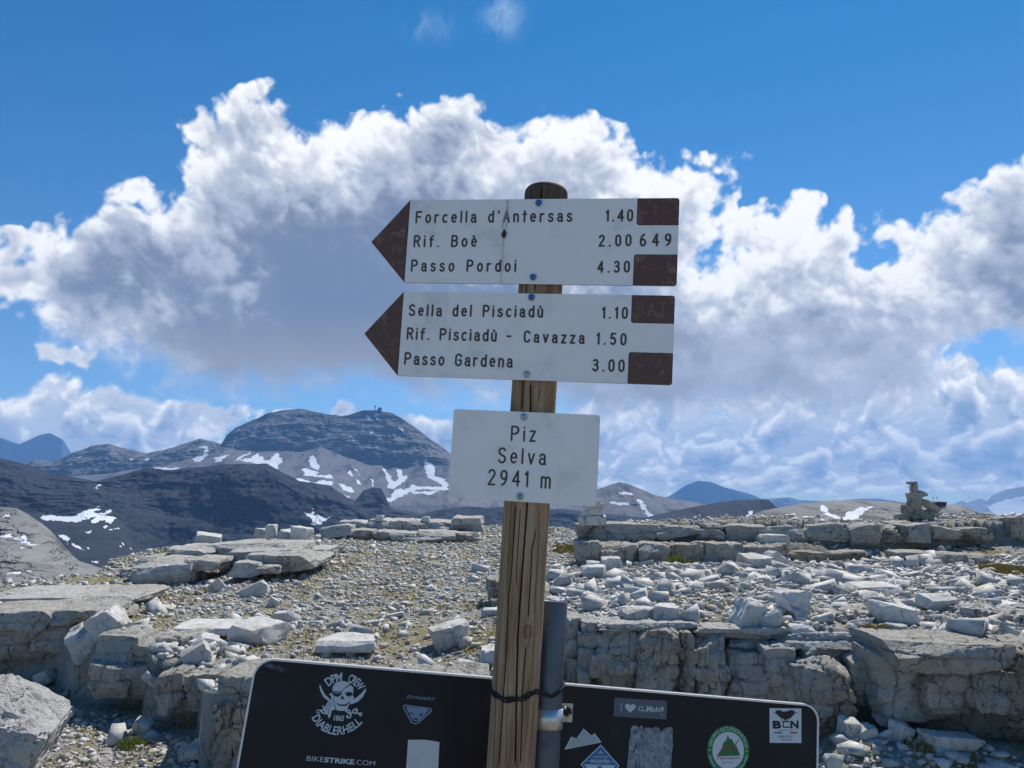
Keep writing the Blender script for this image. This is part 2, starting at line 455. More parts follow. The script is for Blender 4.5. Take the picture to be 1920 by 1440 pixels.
def mountain(name, label, rows, x0, x1, ncol, nsub, mat, amps, fs, seed, snow=(), flute=1.0, sky_rough=2.0, cat=None):
    """rows: list of (polyline [(px, py)], distance or [(px, d)]) from the crest down to the near foot"""
    px = np.linspace(x0, x1, ncol)
    K = []
    for pl, d in rows:
        pl = np.array(pl, float); py = np.interp(px, pl[:, 0], pl[:, 1])
        if isinstance(d, (list, tuple)):
            dd = np.array(d, float); dv = np.interp(px, dd[:, 0], dd[:, 1])
        else: dv = np.full(ncol, float(d))
        K.append((py, dv))
    jag = fbm(np.stack([px * 0.02, 0 * px + seed, 0 * px], 1), 5, 0.6) * sky_rough
    K[0] = (K[0][0] + jag, K[0][1])
    PX, PY, DD, AM = [], [], [], []
    for k in range(len(K) - 1):
        n = nsub[k]
        for j in range(n + (k == len(K) - 2)):
            u = j / n
            PX.append(px); PY.append(K[k][0] * (1 - u) + K[k + 1][0] * u)
            DD.append(K[k][1] * (1 - u) + K[k + 1][1] * u); AM.append(np.full(ncol, amps[k] * (1 - u) + amps[k + 1] * u))
    PX, PY, DD, AM = map(np.array, (PX, PY, DD, AM))
    co = at_np(PX, PY, DD)
    # back side, so that the mountain has a body
    crest = co[0]
    b1 = crest * [1.05, 1.0, 1.0] + [0, 0.06 * DD.mean(), -0.02 * DD.mean()]
    b2 = crest * [1.1, 1.0, 1.0] + [0, 0.22 * DD.mean(), -0.14 * DD.mean()]
    p = co.reshape(-1, 3)
    q = (p / np.array([fs, fs, fs * 0.16]))
    n1 = fbm(q + seed, 6, 0.58)                                            # bedding: long in x and y, short in z
    q2 = p / np.array([fs * 0.30, fs * 0.6, fs * 1.5])
    n2 = fbm(q2 + seed + 5, 6, 0.66, billow=True)                           # gullies: long in z
    q3 = p / (fs * 0.9)
    n3 = fbm(q3 + seed + 9, 6, 0.55)
    disp = (n1 * 0.7 + n2 * 0.8 * flute + n3 * 1.2) * AM.reshape(-1)
    first = sstep(np.arange(len(PX)), 0, 10)[:, None] * np.ones_like(PX)
    dv = disp * (0.3 + 0.7 * first.reshape(-1))
    p = p.copy(); p[:, 1] -= dv; p[:, 2] += n3 * AM.reshape(-1) * 0.12 * first.reshape(-1)
    sn = snow_mask(PX.reshape(-1), PY.reshape(-1), snow) if len(snow) else np.zeros(len(p))
    H, Wd = PX.shape
    foot = p[-Wd:].copy(); foot[:, 2] = np.minimum(foot[:, 2] - 50, -700)
    p = np.concatenate([b2, b1, p, foot]); sn = np.concatenate([np.zeros(2 * Wd), sn, np.zeros(Wd)])
    H += 3
    i = np.arange((H - 1) * (Wd - 1)); r, c = i // (Wd - 1), i % (Wd - 1)
    v = r * Wd + c
    f = np.stack([v, v + Wd, v + Wd + 1, v + 1], 1)
    o = mesh_np(name, p, f, mat, {'snow': sn})
    o['kind'] = 'structure'; o['label'] = label
    return o

def zz(pts, k, ox, oy): return [(ox + x / k, oy + y / k) for x, y in pts]
S2 = lambda p: zz(p, 4.174, 400, 740)
S3 = lambda p: zz(p, 4.364, 0, 780)
S6 = lambda p: zz(p, 2.1818, 1040, 860)
SNOW_A = [S2(p) for p in (
    [(1190, 160), (1220, 165), (1245, 210), (1215, 205)], [(1262, 145), (1290, 145), (1285, 175), (1292, 200), (1268, 190)], [(1435, 225), (1460, 240), (1512, 310), (1495, 312)],
    [(1505, 325), (1530, 335), (1555, 378), (1530, 360)], [(1075, 330), (1110, 340), (1112, 372), (1080, 350)], [(1210, 285), (1240, 290), (1235, 255), (1265, 290), (1260, 312), (1235, 305)],
    [(1280, 335), (1310, 335), (1335, 355), (1310, 350)], [(160, 515), (290, 450), (305, 455), (240, 495), (190, 517)],
    [(205, 515), (310, 495), (340, 455), (365, 460), (365, 480), (410, 485), (400, 515), (440, 515), (510, 455), (525, 465), (505, 495), (560, 500), (520, 545), (495, 588), (470, 570), (440, 550), (360, 545)],
    [(745, 510), (770, 470), (800, 490), (830, 560), (830, 592), (770, 565)], [(690, 580), (740, 580), (830, 605), (800, 625), (920, 630), (940, 662), (850, 645), (700, 625), (715, 610)],
    [(625, 655), (700, 655), (790, 690), (820, 665), (940, 680), (935, 705), (880, 700), (875, 732), (830, 715), (730, 690)], [(1050, 590), (1080, 595), (1100, 635), (1075, 642), (1048, 615)],
    [(1085, 555), (1110, 575), (1165, 640), (1155, 642), (1110, 590)], [(980, 680), (1010, 700), (1080, 730), (1110, 768), (1050, 760), (1010, 740)], [(1110, 660), (1140, 670), (1165, 708), (1135, 705)],
    [(740, 790), (855, 805), (855, 816), (740, 808)], [(720, 762), (830, 758), (840, 774), (740, 772)],
    [(1320, 568), (1345, 580), (1390, 630), (1400, 670), (1430, 680), (1450, 650), (1440, 585), (1475, 585), (1475, 635), (1515, 635), (1500, 680), (1450, 715), (1400, 738), (1365, 730), (1370, 690), (1350, 650)],
    [(1640, 525), (1735, 560), (1735, 630), (1800, 660), (1840, 690), (1840, 718), (1780, 710), (1760, 680), (1680, 650), (1660, 590)],
    [(1420, 742), (1530, 735), (1540, 700), (1600, 715), (1840, 715), (1830, 748), (1600, 738), (1490, 790), (1400, 838), (1340, 830), (1335, 795), (1380, 815)],
    [(1540, 758), (1780, 753), (1700, 782), (1560, 772)], [(690, 930), (760, 930), (765, 880), (785, 930), (840, 945), (880, 965), (970, 920), (890, 980), (850, 1018), (800, 1000), (810, 1022), (765, 1015), (785, 970)],
    [(1255, 740), (1305, 775), (1295, 780), (1262, 757)], [(1225, 660), (1245, 655), (1270, 718), (1250, 715)], [(985, 793), (1040, 785), (1085, 810), (1000, 807)], [(20, 500), (75, 472), (120, 478), (40, 528)])]
SNOW_A += [S3(p) for p in (
    [(1575, 350), (1625, 320), (1665, 310), (1675, 260), (1720, 295), (1690, 330), (1640, 370), (1600, 375)], [(1620, 245), (1690, 240), (1680, 260), (1625, 257)],
    [(1240, 425), (1300, 420), (1390, 430), (1500, 420), (1440, 450), (1340, 462), (1290, 450)], [(930, 370), (985, 373), (985, 386), (935, 384)], [(1020, 338), (1080, 350), (1070, 362)], [(1150, 346), (1210, 346), (1210, 360), (1160, 358)],
    [(640, 352), (660, 330), (678, 332), (650, 354)], [(1770, 350), (1833, 322), (1833, 355), (1770, 385)])]
SNOW_F = [S3(p) for p in (
    [(260, 810), (370, 800), (400, 820), (520, 825), (640, 770), (770, 735), (790, 745), (760, 770), (770, 790), (840, 795), (880, 755), (890, 780), (870, 810), (950, 825), (900, 885), (850, 865), (820, 850), (800, 870), (760, 880), (740, 820), (690, 850), (640, 872), (500, 862), (330, 857)],
    [(510, 965), (540, 975), (610, 985), (600, 1010), (560, 1025), (520, 1000)], [(570, 1040), (620, 1045), (700, 1082), (755, 1068), (720, 1098), (640, 1077)], [(970, 1075), (1030, 1038), (1050, 1050), (980, 1082)],
    [(1068, 1065), (1097, 1085), (1085, 1108)], [(745, 1188), (835, 1178), (835, 1190), (750, 1203)], [(720, 950), (800, 930), (740, 970)], [(870, 900), (912, 903), (880, 932)], [(725, 590), (750, 550), (760, 552), (735, 595)], [(940, 925), (1000, 920), (1000, 930), (945, 935)],
    [(445, 1200), (470, 1205), (505, 1255), (495, 1255)])]
SNOW_F += [S2(p) for p in ([(690, 930), (760, 930), (765, 880), (785, 930), (840, 945), (880, 965), (970, 920), (890, 980), (850, 1018), (800, 1000), (810, 1022), (765, 1015), (785, 970)],)]
SNOW_H = [S3(p) for p in ([(0, 975), (70, 965), (50, 990), (0, 1000)], [(100, 968), (150, 975), (160, 1000), (190, 973), (207, 980), (180, 1010), (280, 1050), (270, 1064), (100, 1002)], [(165, 1087), (210, 1073), (217, 1080), (180, 1094)],
    [(0, 1283), (130, 1278), (140, 1292), (10, 1302)], [(160, 1268), (265, 1262), (200, 1280)], [(0, 808), (60, 798), (50, 817), (0, 822)])]
SNOW_R = [S6(p) for p in ([(330, 163), (362, 173), (387, 220), (432, 238), (388, 247), (363, 205)], [(225, 174), (310, 178), (310, 189), (225, 184)], [(262, 136), (320, 138), (320, 148), (265, 145)], [(493, 230), (530, 232), (528, 240), (495, 238)])]
SNOW_R2 = [S6(p) for p in ([(755, 264), (798, 215), (817, 210), (802, 235), (777, 264)],)]
SNOW_Q = [S6(p) for p in ([(1080, 191), (1102, 191), (1162, 240), (1152, 252), (1110, 227)], [(1172, 240), (1238, 203), (1302, 194), (1297, 207), (1232, 247), (1202, 264), (1050, 272), (1058, 256), (1150, 250)])]
SNOW_M = [[(1850, 950), (1880, 938), (1920, 930), (1990, 925), (1990, 975), (1870, 975)]]

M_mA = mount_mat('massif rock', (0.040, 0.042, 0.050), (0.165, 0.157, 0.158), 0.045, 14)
M_mF = mount_mat('painted cloud shade rock', (0.009, 0.012, 0.019), (0.034, 0.037, 0.045), 0.05, 14)  # cloud shadow over ridge and valley is put into this dark rock colour
M_mQ = mount_mat('bare plateau rock', (0.085, 0.085, 0.085), (0.22, 0.217, 0.21), 0.20, 4.0)
M_mB = mount_mat('far rock', (0.16, 0.19, 0.24), (0.26, 0.28, 0.33), 0.01, 30)  # part of the blue distance haze is put into this paler rock colour

SKY_A = [(-300, 890), (0, 880), (50, 872), (65, 862), (100, 866), (140, 848), (170, 836), (200, 832), (240, 842), (275, 851), (330, 838), (375, 822), (400, 828), (415, 833), (425, 815), (445, 800), (480, 786), (500, 777), (530, 768), (560, 767), (600, 774), (640, 781), (655, 778), (680, 770), (705, 768), (735, 774), (770, 795), (800, 818), (830, 838), (845, 850), (870, 868), (920, 892), (1000, 908), (1100, 922), (1125, 915), (1160, 904), (1180, 909), (1230, 929), (1270, 937), (1310, 944), (1420, 960), (1700, 985)]
CLI_A = [(-300, 900), (50, 880), (200, 868), (340, 856), (415, 840), (450, 825), (520, 818), (600, 826), (650, 830), (700, 838), (760, 850), (840, 862), (950, 912), (1100, 932), (1160, 924), (1310, 952), (1700, 992)]
CLB_A = [(-300, 908), (50, 900), (200, 888), (340, 866), (420, 843), (500, 846), (560, 846), (600, 838), (660, 860), (700, 872), (760, 878), (800, 872), (840, 872), (950, 922), (1100, 940), (1160, 935), (1310, 958), (1700, 997)]
G_A = [(-300, 965), (50, 960), (200, 930), (340, 908), (420, 892), (560, 905), (700, 950), (840, 945), (1100, 970), (1700, 1010)]
V_A = [(-300, 1050), (1700, 1060)]
mountain('massif', 'broad grey rock massif with cliff band and snow patches', [(SKY_A, 3900), (CLI_A, 3700), (CLB_A, 3640), (G_A, 2950), (V_A, 2500)], -250, 1500, 800, [45, 32, 55, 25], M_mA, [26, 80, 34, 18, 15], 330.0, 2.3, SNOW_A, sky_rough=4.5)
F_1 = [(-300, 840), (0, 858), (60, 875), (100, 888), (180, 902), (250, 884), (275, 876), (320, 882), (350, 878), (420, 871), (500, 869), (530, 886), (560, 901), (620, 911), (665, 940), (682, 918), (700, 914), (715, 916), (732, 952), (790, 962), (850, 952), (950, 950), (1060, 955), (1200, 970), (1300, 975), (1500, 985)]
F_2 = [(-300, 880), (0, 885), (100, 905), (250, 908), (420, 895), (500, 890), (560, 925), (690, 955), (850, 975), (1200, 985), (1500, 1000)]
F_3 = [(-300, 960), (0, 958), (60, 965), (150, 955), (235, 975), (270, 1010), (320, 1060), (600, 1075), (1500, 1090)]
F_4 = [(-300, 1000), (0, 1000), (150, 1000), (250, 1020), (320, 1080), (600, 1100), (1500, 1110)]
F_5 = [(-300, 1120), (1500, 1140)]
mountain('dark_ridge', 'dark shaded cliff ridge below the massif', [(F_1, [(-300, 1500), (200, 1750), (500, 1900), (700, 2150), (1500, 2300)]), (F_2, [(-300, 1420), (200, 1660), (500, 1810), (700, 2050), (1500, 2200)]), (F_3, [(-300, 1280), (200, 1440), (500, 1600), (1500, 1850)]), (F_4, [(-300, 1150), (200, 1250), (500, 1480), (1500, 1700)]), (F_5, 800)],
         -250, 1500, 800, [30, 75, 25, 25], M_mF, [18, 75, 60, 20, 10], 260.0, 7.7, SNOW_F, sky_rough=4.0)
R_1 = [(1100, 990), (1200, 972), (1290, 952), (1340, 943), (1380, 937), (1440, 937), (1452, 948), (1500, 966), (1600, 975), (1900, 990)]
R_2 = [(1100, 1010), (1290, 975), (1450, 975), (1900, 1010)]
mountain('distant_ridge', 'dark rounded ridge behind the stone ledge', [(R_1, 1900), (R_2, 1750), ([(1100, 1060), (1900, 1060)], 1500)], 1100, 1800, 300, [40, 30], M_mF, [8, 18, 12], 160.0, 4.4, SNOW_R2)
H_1 = [(-300, 925), (0, 950), (30, 953), (55, 966), (85, 986), (105, 1003), (125, 1030), (150, 1052), (200, 1068), (300, 1085), (500, 1100)]
H_2 = [(-300, 975), (0, 985), (60, 1000), (110, 1040), (150, 1070), (300, 1100), (500, 1115)]
mountain('near_hump', 'pale rounded rock hump with small snow patches', [(H_1, 620), (H_2, 560), ([(-300, 1050), (0, 1058), (120, 1075), (500, 1125)], 470), ([(-300, 1140), (500, 1160)], 330)], -250, 480, 420, [40, 50, 40], M_mQ, [9, 26, 20, 12], 70.0, 6.1, SNOW_H)
Q_1 = [(1330, 1000), (1380, 978), (1430, 957), (1500, 945), (1560, 938.5), (1620, 938), (1700, 943), (1800, 947), (1830, 958), (1852, 975), (1868, 992), (1900, 1010)]
mountain('bare_hill', 'low bare grey hill with a forked snow patch', [(Q_1, 520), ([(1330, 1010), (1500, 965), (1620, 958), (1800, 965), (1900, 1020)], 450), ([(1330, 1040), (1900, 1040)], 300)], 1335, 1895, 380, [50, 50], M_mQ, [2.0, 14, 10], 45.0, 3.3, SNOW_Q, flute=0.4, sky_rough=1.2)
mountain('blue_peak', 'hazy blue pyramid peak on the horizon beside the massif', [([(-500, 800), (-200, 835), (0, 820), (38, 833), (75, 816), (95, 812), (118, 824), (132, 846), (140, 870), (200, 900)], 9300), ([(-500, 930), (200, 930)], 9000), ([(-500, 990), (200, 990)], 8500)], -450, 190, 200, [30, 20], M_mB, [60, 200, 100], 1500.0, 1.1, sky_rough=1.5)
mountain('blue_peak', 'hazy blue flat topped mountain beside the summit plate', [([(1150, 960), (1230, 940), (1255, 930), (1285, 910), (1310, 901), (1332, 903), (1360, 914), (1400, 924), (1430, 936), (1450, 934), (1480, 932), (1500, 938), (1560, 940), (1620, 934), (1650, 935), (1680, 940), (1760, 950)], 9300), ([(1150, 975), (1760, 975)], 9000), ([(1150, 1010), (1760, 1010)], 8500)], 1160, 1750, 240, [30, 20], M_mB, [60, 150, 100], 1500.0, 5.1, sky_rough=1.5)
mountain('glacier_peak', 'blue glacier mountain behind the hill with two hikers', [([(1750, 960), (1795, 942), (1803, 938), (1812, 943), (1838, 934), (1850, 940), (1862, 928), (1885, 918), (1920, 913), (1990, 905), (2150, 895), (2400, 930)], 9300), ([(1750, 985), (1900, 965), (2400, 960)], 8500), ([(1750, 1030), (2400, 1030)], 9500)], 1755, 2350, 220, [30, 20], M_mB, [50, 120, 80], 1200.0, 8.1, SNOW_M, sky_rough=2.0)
mountain('snowy_ridge', 'dark banded ridge with a snow gully beside the small cairn', [([(1040, 935), (1100, 924), (1125, 915.5), (1160, 903.5), (1180, 909), (1230, 929), (1270, 937), (1310, 943), (1400, 975)], 2900), ([(1040, 955), (1160, 940), (1300, 960), (1400, 990)], 2700), ([(1040, 1020), (1400, 1030)], 2350)], 1045, 1390, 260, [50, 30], M_mA, [10, 26, 16], 230.0, 3.8, SNOW_R)

# valley floor far below
g = np.linspace(-1, 1, 90)
gx, gy = np.meshgrid(g * 9500, 250 + (g + 1) * 5700)
gz = -640 + fbm(np.stack([gx.ravel() / 1500, gy.ravel() / 1500, 0 * gx.ravel()], 1), 4) * 120
H = Wd = 90
i = np.arange((H - 1) * (Wd - 1)); r, c = i // (Wd - 1), i % (Wd - 1); v = r * Wd + c
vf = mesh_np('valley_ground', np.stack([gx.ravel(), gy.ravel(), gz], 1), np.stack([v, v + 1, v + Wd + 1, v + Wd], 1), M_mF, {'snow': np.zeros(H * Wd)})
vf['kind'] = 'structure'; vf['label'] = 'dark valley ground far below the ridge'

# air: one closed box of even haze
def box_mesh(name, lo, hi, mat=None):
    x0, y0, z0 = lo; x1, y1, z1 = hi
    co = [(x0, y0, z0), (x1, y0, z0), (x1, y1, z0), (x0, y1, z0), (x0, y0, z1), (x1, y0, z1), (x1, y1, z1), (x0, y1, z1)]
    f = [(0, 3, 2, 1), (4, 5, 6, 7), (0, 1, 5, 4), (1, 2, 6, 5), (2, 3, 7, 6), (3, 0, 4, 7)]
    return mesh_np(name, co, f, mat, smooth=False)
hm = bpy.data.materials.new('air haze'); hm.use_nodes = True
T = hm.node_tree; T.nodes.clear()
pv = T.nodes.new('ShaderNodeVolumePrincipled')
pv.inputs['Color'].default_value = (0.24, 0.50, 0.95, 1); pv.inputs['Density'].default_value = 0.000085
pv.inputs['Anisotropy'].default_value = 0.1
om = T.nodes.new('ShaderNodeOutputMaterial'); T.links.new(pv.outputs[0], om.inputs['Volume'])
hz_o = box_mesh('haze', (-9800, -400, -900), (9800, 12000, 660), hm)
hz_o['kind'] = 'stuff'; hz_o['label'] = 'thin blue mountain air'
# ------------------------------------------------------------------ signpost and panel
def simple(name, col, rough=0.6, metal=0.0, spec=0.4, wear=None, wscale=40.0, wcol=None, bmp=0.0, bscale=200.0):
    m, t, b = newmat(name)
    P = ocoord(t)
    b.inputs['Roughness'].default_value = rough; b.inputs['Metallic'].default_value = metal; b.inputs['Specular IOR Level'].default_value = spec
    if wear:
        n = noise(t, P, wscale, 6, 0.65)
        lk(t, X(t, mixc(t, n.smooth(0.5, 0.72, 0.0, wear), col, wcol)), b.inputs['Base Color'])
        lk(t, n.smooth(0.3, 0.7, rough * 0.8, min(rough * 1.25, 1)), b.inputs['Roughness'])
    else: b.inputs['Base Color'].default_value = tuple(col) + (1,)
    if bmp: bump(t, b, noise(t, P, bscale, 4, 0.6), bmp, 0.001)
    return m

class Frame:
    """a flat board in space: origin, right, up, normal toward the viewer; points are given by the ray of a picture point"""
    def __init__(s, uc, vc, px, py, dep):
        c, sn = math.cos(PITCH), math.sin(PITCH)
        w = lambda q: np.array([q[0], q[2] * c - q[1] * sn, q[2] * sn + q[1] * c])
        s.w = w
        s.u, s.v = w(uc), w(vc)
        s.v = s.v - s.u * (s.u @ s.v); s.v /= np.linalg.norm(s.v)
        s.n = np.cross(s.u, s.v)                      # points back to the viewer
        s.o = w(np.array([(px - 960) / FOC, (720 - py) / FOC, 1.0])) * dep + np.array([0, 0, EYE])
    def uv(s, px, py, off=0.0):
        r = s.w(np.array([(px - 960) / FOC, (720 - py) / FOC, 1.0])); o = s.o + s.n * off - np.array([0, 0, EYE])
        p = r * ((o @ s.n) / (r @ s.n)) - o
        return np.array([p @ s.u, p @ s.v])
    def P(s, u, v, n=0.0):
        return s.o + s.u * u + s.v * v + s.n * n
    def depth(s, px, py):
        u, v = s.uv(px, py); return s.P(u, v)

r1 = np.array([0.98233065, -0.04295748, -0.18215692]); v1 = np.array([0.06424916, 0.99155585, 0.11264562])
ca, sa = math.cos(R(0.45)), math.sin(R(0.45))
FS = Frame(r1 * ca + v1 * sa, v1 * ca - r1 * sa, 1000, 450, 1.4)
FB = Frame(np.array([0.96555463, -0.15933083, 0.20571327]), np.array([0.10972207, 0.96618575, 0.23333702]), 1008, 1290, 1.55)

def empty(name, loc, label=None, cat=None, group=None, kind=None):
    o = bpy.data.objects.new(name, None); COL.objects.link(o); o.location = loc; o.empty_display_size = 0.1
    for k, v in (('label', label), ('category', cat), ('group', group), ('kind', kind)):
        if v: o[k] = v
    return o
def tag(o, label=None, cat=None, group=None, kind=None):
    for k, v in (('label', label), ('category', cat), ('group', group), ('kind', kind)):
        if v: o[k] = v
    return o

class Bag:
    """collects polygons on a Frame and makes one mesh object, in coordinates of the parent thing"""
    def __init__(s, fr): s.fr, s.v, s.f, s.m = fr, [], [], []
    def poly(s, pts, n0, holes=(), mi=0, px=False):
        if px: pts = [s.fr.uv(*p) for p in pts]; holes = [[s.fr.uv(*p) for p in h] for h in holes]
        loops = [[Vector((float(a), float(b), 0)) for a, b in l] for l in ([pts] + list(holes))]
        k = len(s.v)
        for l in loops:
            s.v += [(p.x, p.y, n0) for p in l]
        for t in tessellate_polygon(loops):
            a, b, c = (s.v[k + i] for i in t)
            if (b[0] - a[0]) * (c[1] - a[1]) - (b[1] - a[1]) * (c[0] - a[0]) < 0: t = t[::-1]
            s.f.append(tuple(k + i for i in t)); s.m.append(mi)
        return s
    def slab(s, pts, n0, n1, mi=0, side=1, bev=0.0):
        """solid plate between n0 (back) and n1 (front)"""
        A = sum(pts[i][0] * pts[(i + 1) % len(pts)][1] - pts[(i + 1) % len(pts)][0] * pts[i][1] for i in range(len(pts)))
        if A < 0: pts = pts[::-1]
        s.poly(pts, n1, mi=mi)
        k = len(s.v); n = len(pts)
        s.v += [(a, b, n1) for a, b in pts] + [(a, b, n0) for a, b in pts]
        for i in range(n):
            j = (i + 1) % n
            s.f.append((k + i, k + n + i, k + n + j, k + j)); s.m.append(side)
        s.f.append(tuple(k + 2 * n - 1 - i for i in range(n))); s.m.append(side)
        return s
    def stroke(s, pts, w, n0, mi=0, closed=False, caps=True):
        """line of width w with round joins"""
        pts = [np.array(p, float) for p in pts]
        if closed: pts = pts + [pts[0]]
        for a, b in zip(pts[:-1], pts[1:]):
            d = b - a; L = np.linalg.norm(d)
            if L < 1e-9: continue
            q = np.array([-d[1], d[0]]) / L * w / 2; k = len(s.v)
            s.v += [(*(a - q), n0), (*(b - q), n0), (*(b + q), n0), (*(a + q), n0)]
            s.f.append((k, k + 1, k + 2, k + 3)); s.m.append(mi)
        if caps:
            for i, p in enumerate(pts):
                k = len(s.v); h = n0 + 0.000004 * (i % 3 + 1)
                s.v += [(p[0] + math.cos(a) * w / 2, p[1] + math.sin(a) * w / 2, h) for a in np.arange(10) * math.tau / 10]
                s.f.append(tuple(range(k, k + 10))); s.m.append(mi)
        return s
    def tris(s, v, f, mi=0):
        k = len(s.v); s.v += [tuple(p) for p in v]; s.f += [tuple(k + i for i in q) for q in f]; s.m += [mi] * len(f); return s
    def build(s, name, mats, parent, label=None, smooth=False):
        me = bpy.data.meshes.new(name)
        base = np.array(parent_world(parent))
        fr = s.fr
        V = np.array(s.v, float)
        V = fr.o + V[:, :1] * fr.u + V[:, 1:2] * fr.v + V[:, 2:] * fr.n - base
        me.from_pydata([tuple(p) for p in V], [], s.f); me.update()
        for m in mats: me.materials.append(m)
        me.polygons.foreach_set('material_index', s.m)
        if smooth: me.polygons.foreach_set('use_smooth', [True] * len(me.polygons))
        o = bpy.data.objects.new(name, me); COL.objects.link(o); o.parent = parent
        if label: o['label'] = label
        return o
def parent_world(o):
    l = Vector((0, 0, 0))
    while o is not None: l += o.location; o = o.parent
    return l

def rrect(x0, y0, x1, y1, r, corners=(1, 1, 1, 1), seg=6):
    """corners: bottom left, bottom right, top right, top left"""
    out = []
    for k, (cx, cy, a0) in enumerate(((x0, y0, 180), (x1, y0, 270), (x1, y1, 0), (x0, y1, 90))):
        if corners[k]:
            mx = cx + (r if cx == x0 else -r); my = cy + (r if cy == y0 else -r)
            out += [(mx + r * math.cos(R(a0 + 90 * i / seg)), my + r * math.sin(R(a0 + 90 * i / seg))) for i in range(seg + 1)]
        else: out.append((cx, cy))
    return out

# ---- a routed single-stroke alphabet; cap height 1
def arc(cx, cy, rx, ry, a0, a1, n=10): return [(cx + rx * math.cos(R(a0 + (a1 - a0) * i / n)), cy + ry * math.sin(R(a0 + (a1 - a0) * i / n))) for i in range(n + 1)]
XH = 0.70
GLY = {
 'F': (.46, [[(0, 0), (0, 1), (.46, 1)], [(0, .53), (.38, .53)]]),
 'R': (.48, [[(0, 0), (0, 1), (.24, 1)] + arc(.24, .76, .22, .24, 90, -90) + [(0, .52)], [(.24, .52), (.48, 0)]]),
 'B': (.48, [[(0, 0), (0, 1), (.24, 1)] + arc(.24, .77, .2, .23, 90, -90) + [(0, .54)], [(.24, .54)] + arc(.24, .27, .24, .27, 90, -90) + [(0, 0)]]),
 'P': (.48, [[(0, 0), (0, 1), (.24, 1)] + arc(.24, .74, .24, .26, 90, -90) + [(0, .48)]]),
 'S': (.46, [arc(.23, .76, .22, .24, 25, 180, 8) + [(.02, .68), (.12, .56), (.34, .46), (.44, .36)] + arc(.23, .24, .23, .24, 20, -160, 9)]),
 'C': (.48, [arc(.26, .74, .24, .26, 15, 180, 8) + [(.02, .26)] + arc(.26, .26, .24, .26, 180, 345, 8)]),
 'G': (.50, [arc(.26, .74, .24, .26, 15, 180, 8) + [(.02, .26)] + arc(.26, .26, .24, .26, 180, 360, 8) + [(.50, .48), (.30, .48)]]),
 'A': (.48, [[(0, 0), (.24, 1), (.48, 0)], [(.09, .33), (.39, .33)]]),
 'T': (.46, [[(0, 1), (.46, 1)], [(.23, 1), (.23, 0)]]),
 'o': (.40, [arc(.2, .35, .2, .35, 90, 450, 16)]),
 'è': (.40, [[(.02, .38), (.39, .38)] + arc(.2, .36, .19, .34, 5, 315, 14), [(.12, .98), (.22, .84)]]),
 'e': (.40, [[(.02, .38), (.39, .38)] + arc(.2, .36, .19, .34, 5, 315, 14)]),
 'r': (.28, [[(0, 0), (0, XH)], [(0, .45)] + arc(.2, .45, .2, .24, 170, 70, 6)]),
 'c': (.37, [arc(.2, .35, .2, .35, 50, 310, 14)]),
 'l': (.02, [[(0, 0), (0, 1)]]),
 'i': (.02, [[(0, 0), (0, XH)], [(0, .94), (0, .96)]]),
 'a': (.38, [[(.03, .56)] + arc(.18, .52, .17, .18, 150, 0, 8) + [(.35, .12), (.40, 0)], arc(.18, .20, .18, .20, 60, 300, 10) + [(.35, .12)], [(.27, .38), (.35, .42)]]),
 's': (.36, [arc(.18, .53, .16, .17, 25, 180, 7) + [(.04, .46), (.12, .39), (.26, .33), (.34, .25)] + arc(.18, .18, .18, .18, 20, -160, 8)]),
 'd': (.39, [arc(.19, .35, .19, .35, 60, 300, 12), [(.39, 0), (.39, 1)], [(.29, .65), (.39, .55)], [(.29, .05), (.39, .15)]]),
 'n': (.36, [[(0, 0), (0, XH)], [(0, .45)] + arc(.18, .48, .18, .22, 170, 0, 9) + [(.36, 0)]]),
 'm': (.56, [[(0, 0), (0, XH)], [(0, .48)] + arc(.14, .52, .14, .18, 170, 0, 8) + [(.28, 0)], [(.28, .48)] + arc(.42, .52, .14, .18, 170, 0, 8) + [(.56, 0)]]),
 't': (.24, [[(.12, .96), (.12, .0)], [(0, .68), (.26, .68)]]),
 'f': (.30, [[(.1, 0), (.1, .76)] + arc(.27, .78, .17, .2, 180, 90, 6), [(0, .64), (.26, .64)]]),
 'u': (.36, [[(0, XH), (0, .22)] + arc(.18, .22, .18, .22, 180, 360, 9) + [(.36, XH)], [(.36, 0), (.36, XH)]]),
 'ù': (.36, [[(0, XH), (0, .22)] + arc(.18, .22, .18, .22, 180, 360, 9) + [(.36, XH)], [(.36, 0), (.36, XH)], [(.12, .98), (.22, .84)]]),
 'v': (.38, [[(0, XH), (.19, 0), (.38, XH)]]),
 'z': (.34, [[(0, XH), (.34, XH), (0, 0), (.34, 0)]]),
 "'": (.05, [[(.05, 1), (.02, .82)]]), '.': (.03, [[(0, 0), (.02, .02)]]), '-': (.30, [[(0, .42), (.30, .42)]]), ' ': (.30, []),
 '1': (.16, [[(0, .80), (.14, 1), (.14, 0)]]),
 '2': (.42, [arc(.21, .76, .2, .24, 165, -25, 9) + [(.02, .04), (0, 0), (.42, 0)]]),
 '3': (.42, [arc(.2, .77, .19, .23, 150, -70, 9) + [(.14, .54)], [(.14, .54)] + arc(.2, .27, .22, .27, 80, -150, 10)]),
 '4': (.44, [[(.34, 0), (.34, 1), (0, .30), (.46, .30)]]),
 '5': (.42, [[(.38, 1), (.06, 1), (.03, .56)] + arc(.2, .31, .21, .31, 125, -145, 10)]),
 '6': (.42, [arc(.21, .28, .2, .28, 90, 450, 14), [(.015, .32), (.04, .62), (.14, .86), (.32, 1)]]),
 '9': (.42, [arc(.21, .70, .2, .28, 90, 450, 14), [(.405, .68), (.38, .38), (.28, .14), (.10, 0)]]),
 '0': (.40, [arc(.2, .68, .2, .32, 0, 180, 8) + arc(.2, .32, .2, .32, 180, 360, 8) + [(.4, .68)]]),
}
def glyph_w(ch): return GLY[ch][0]
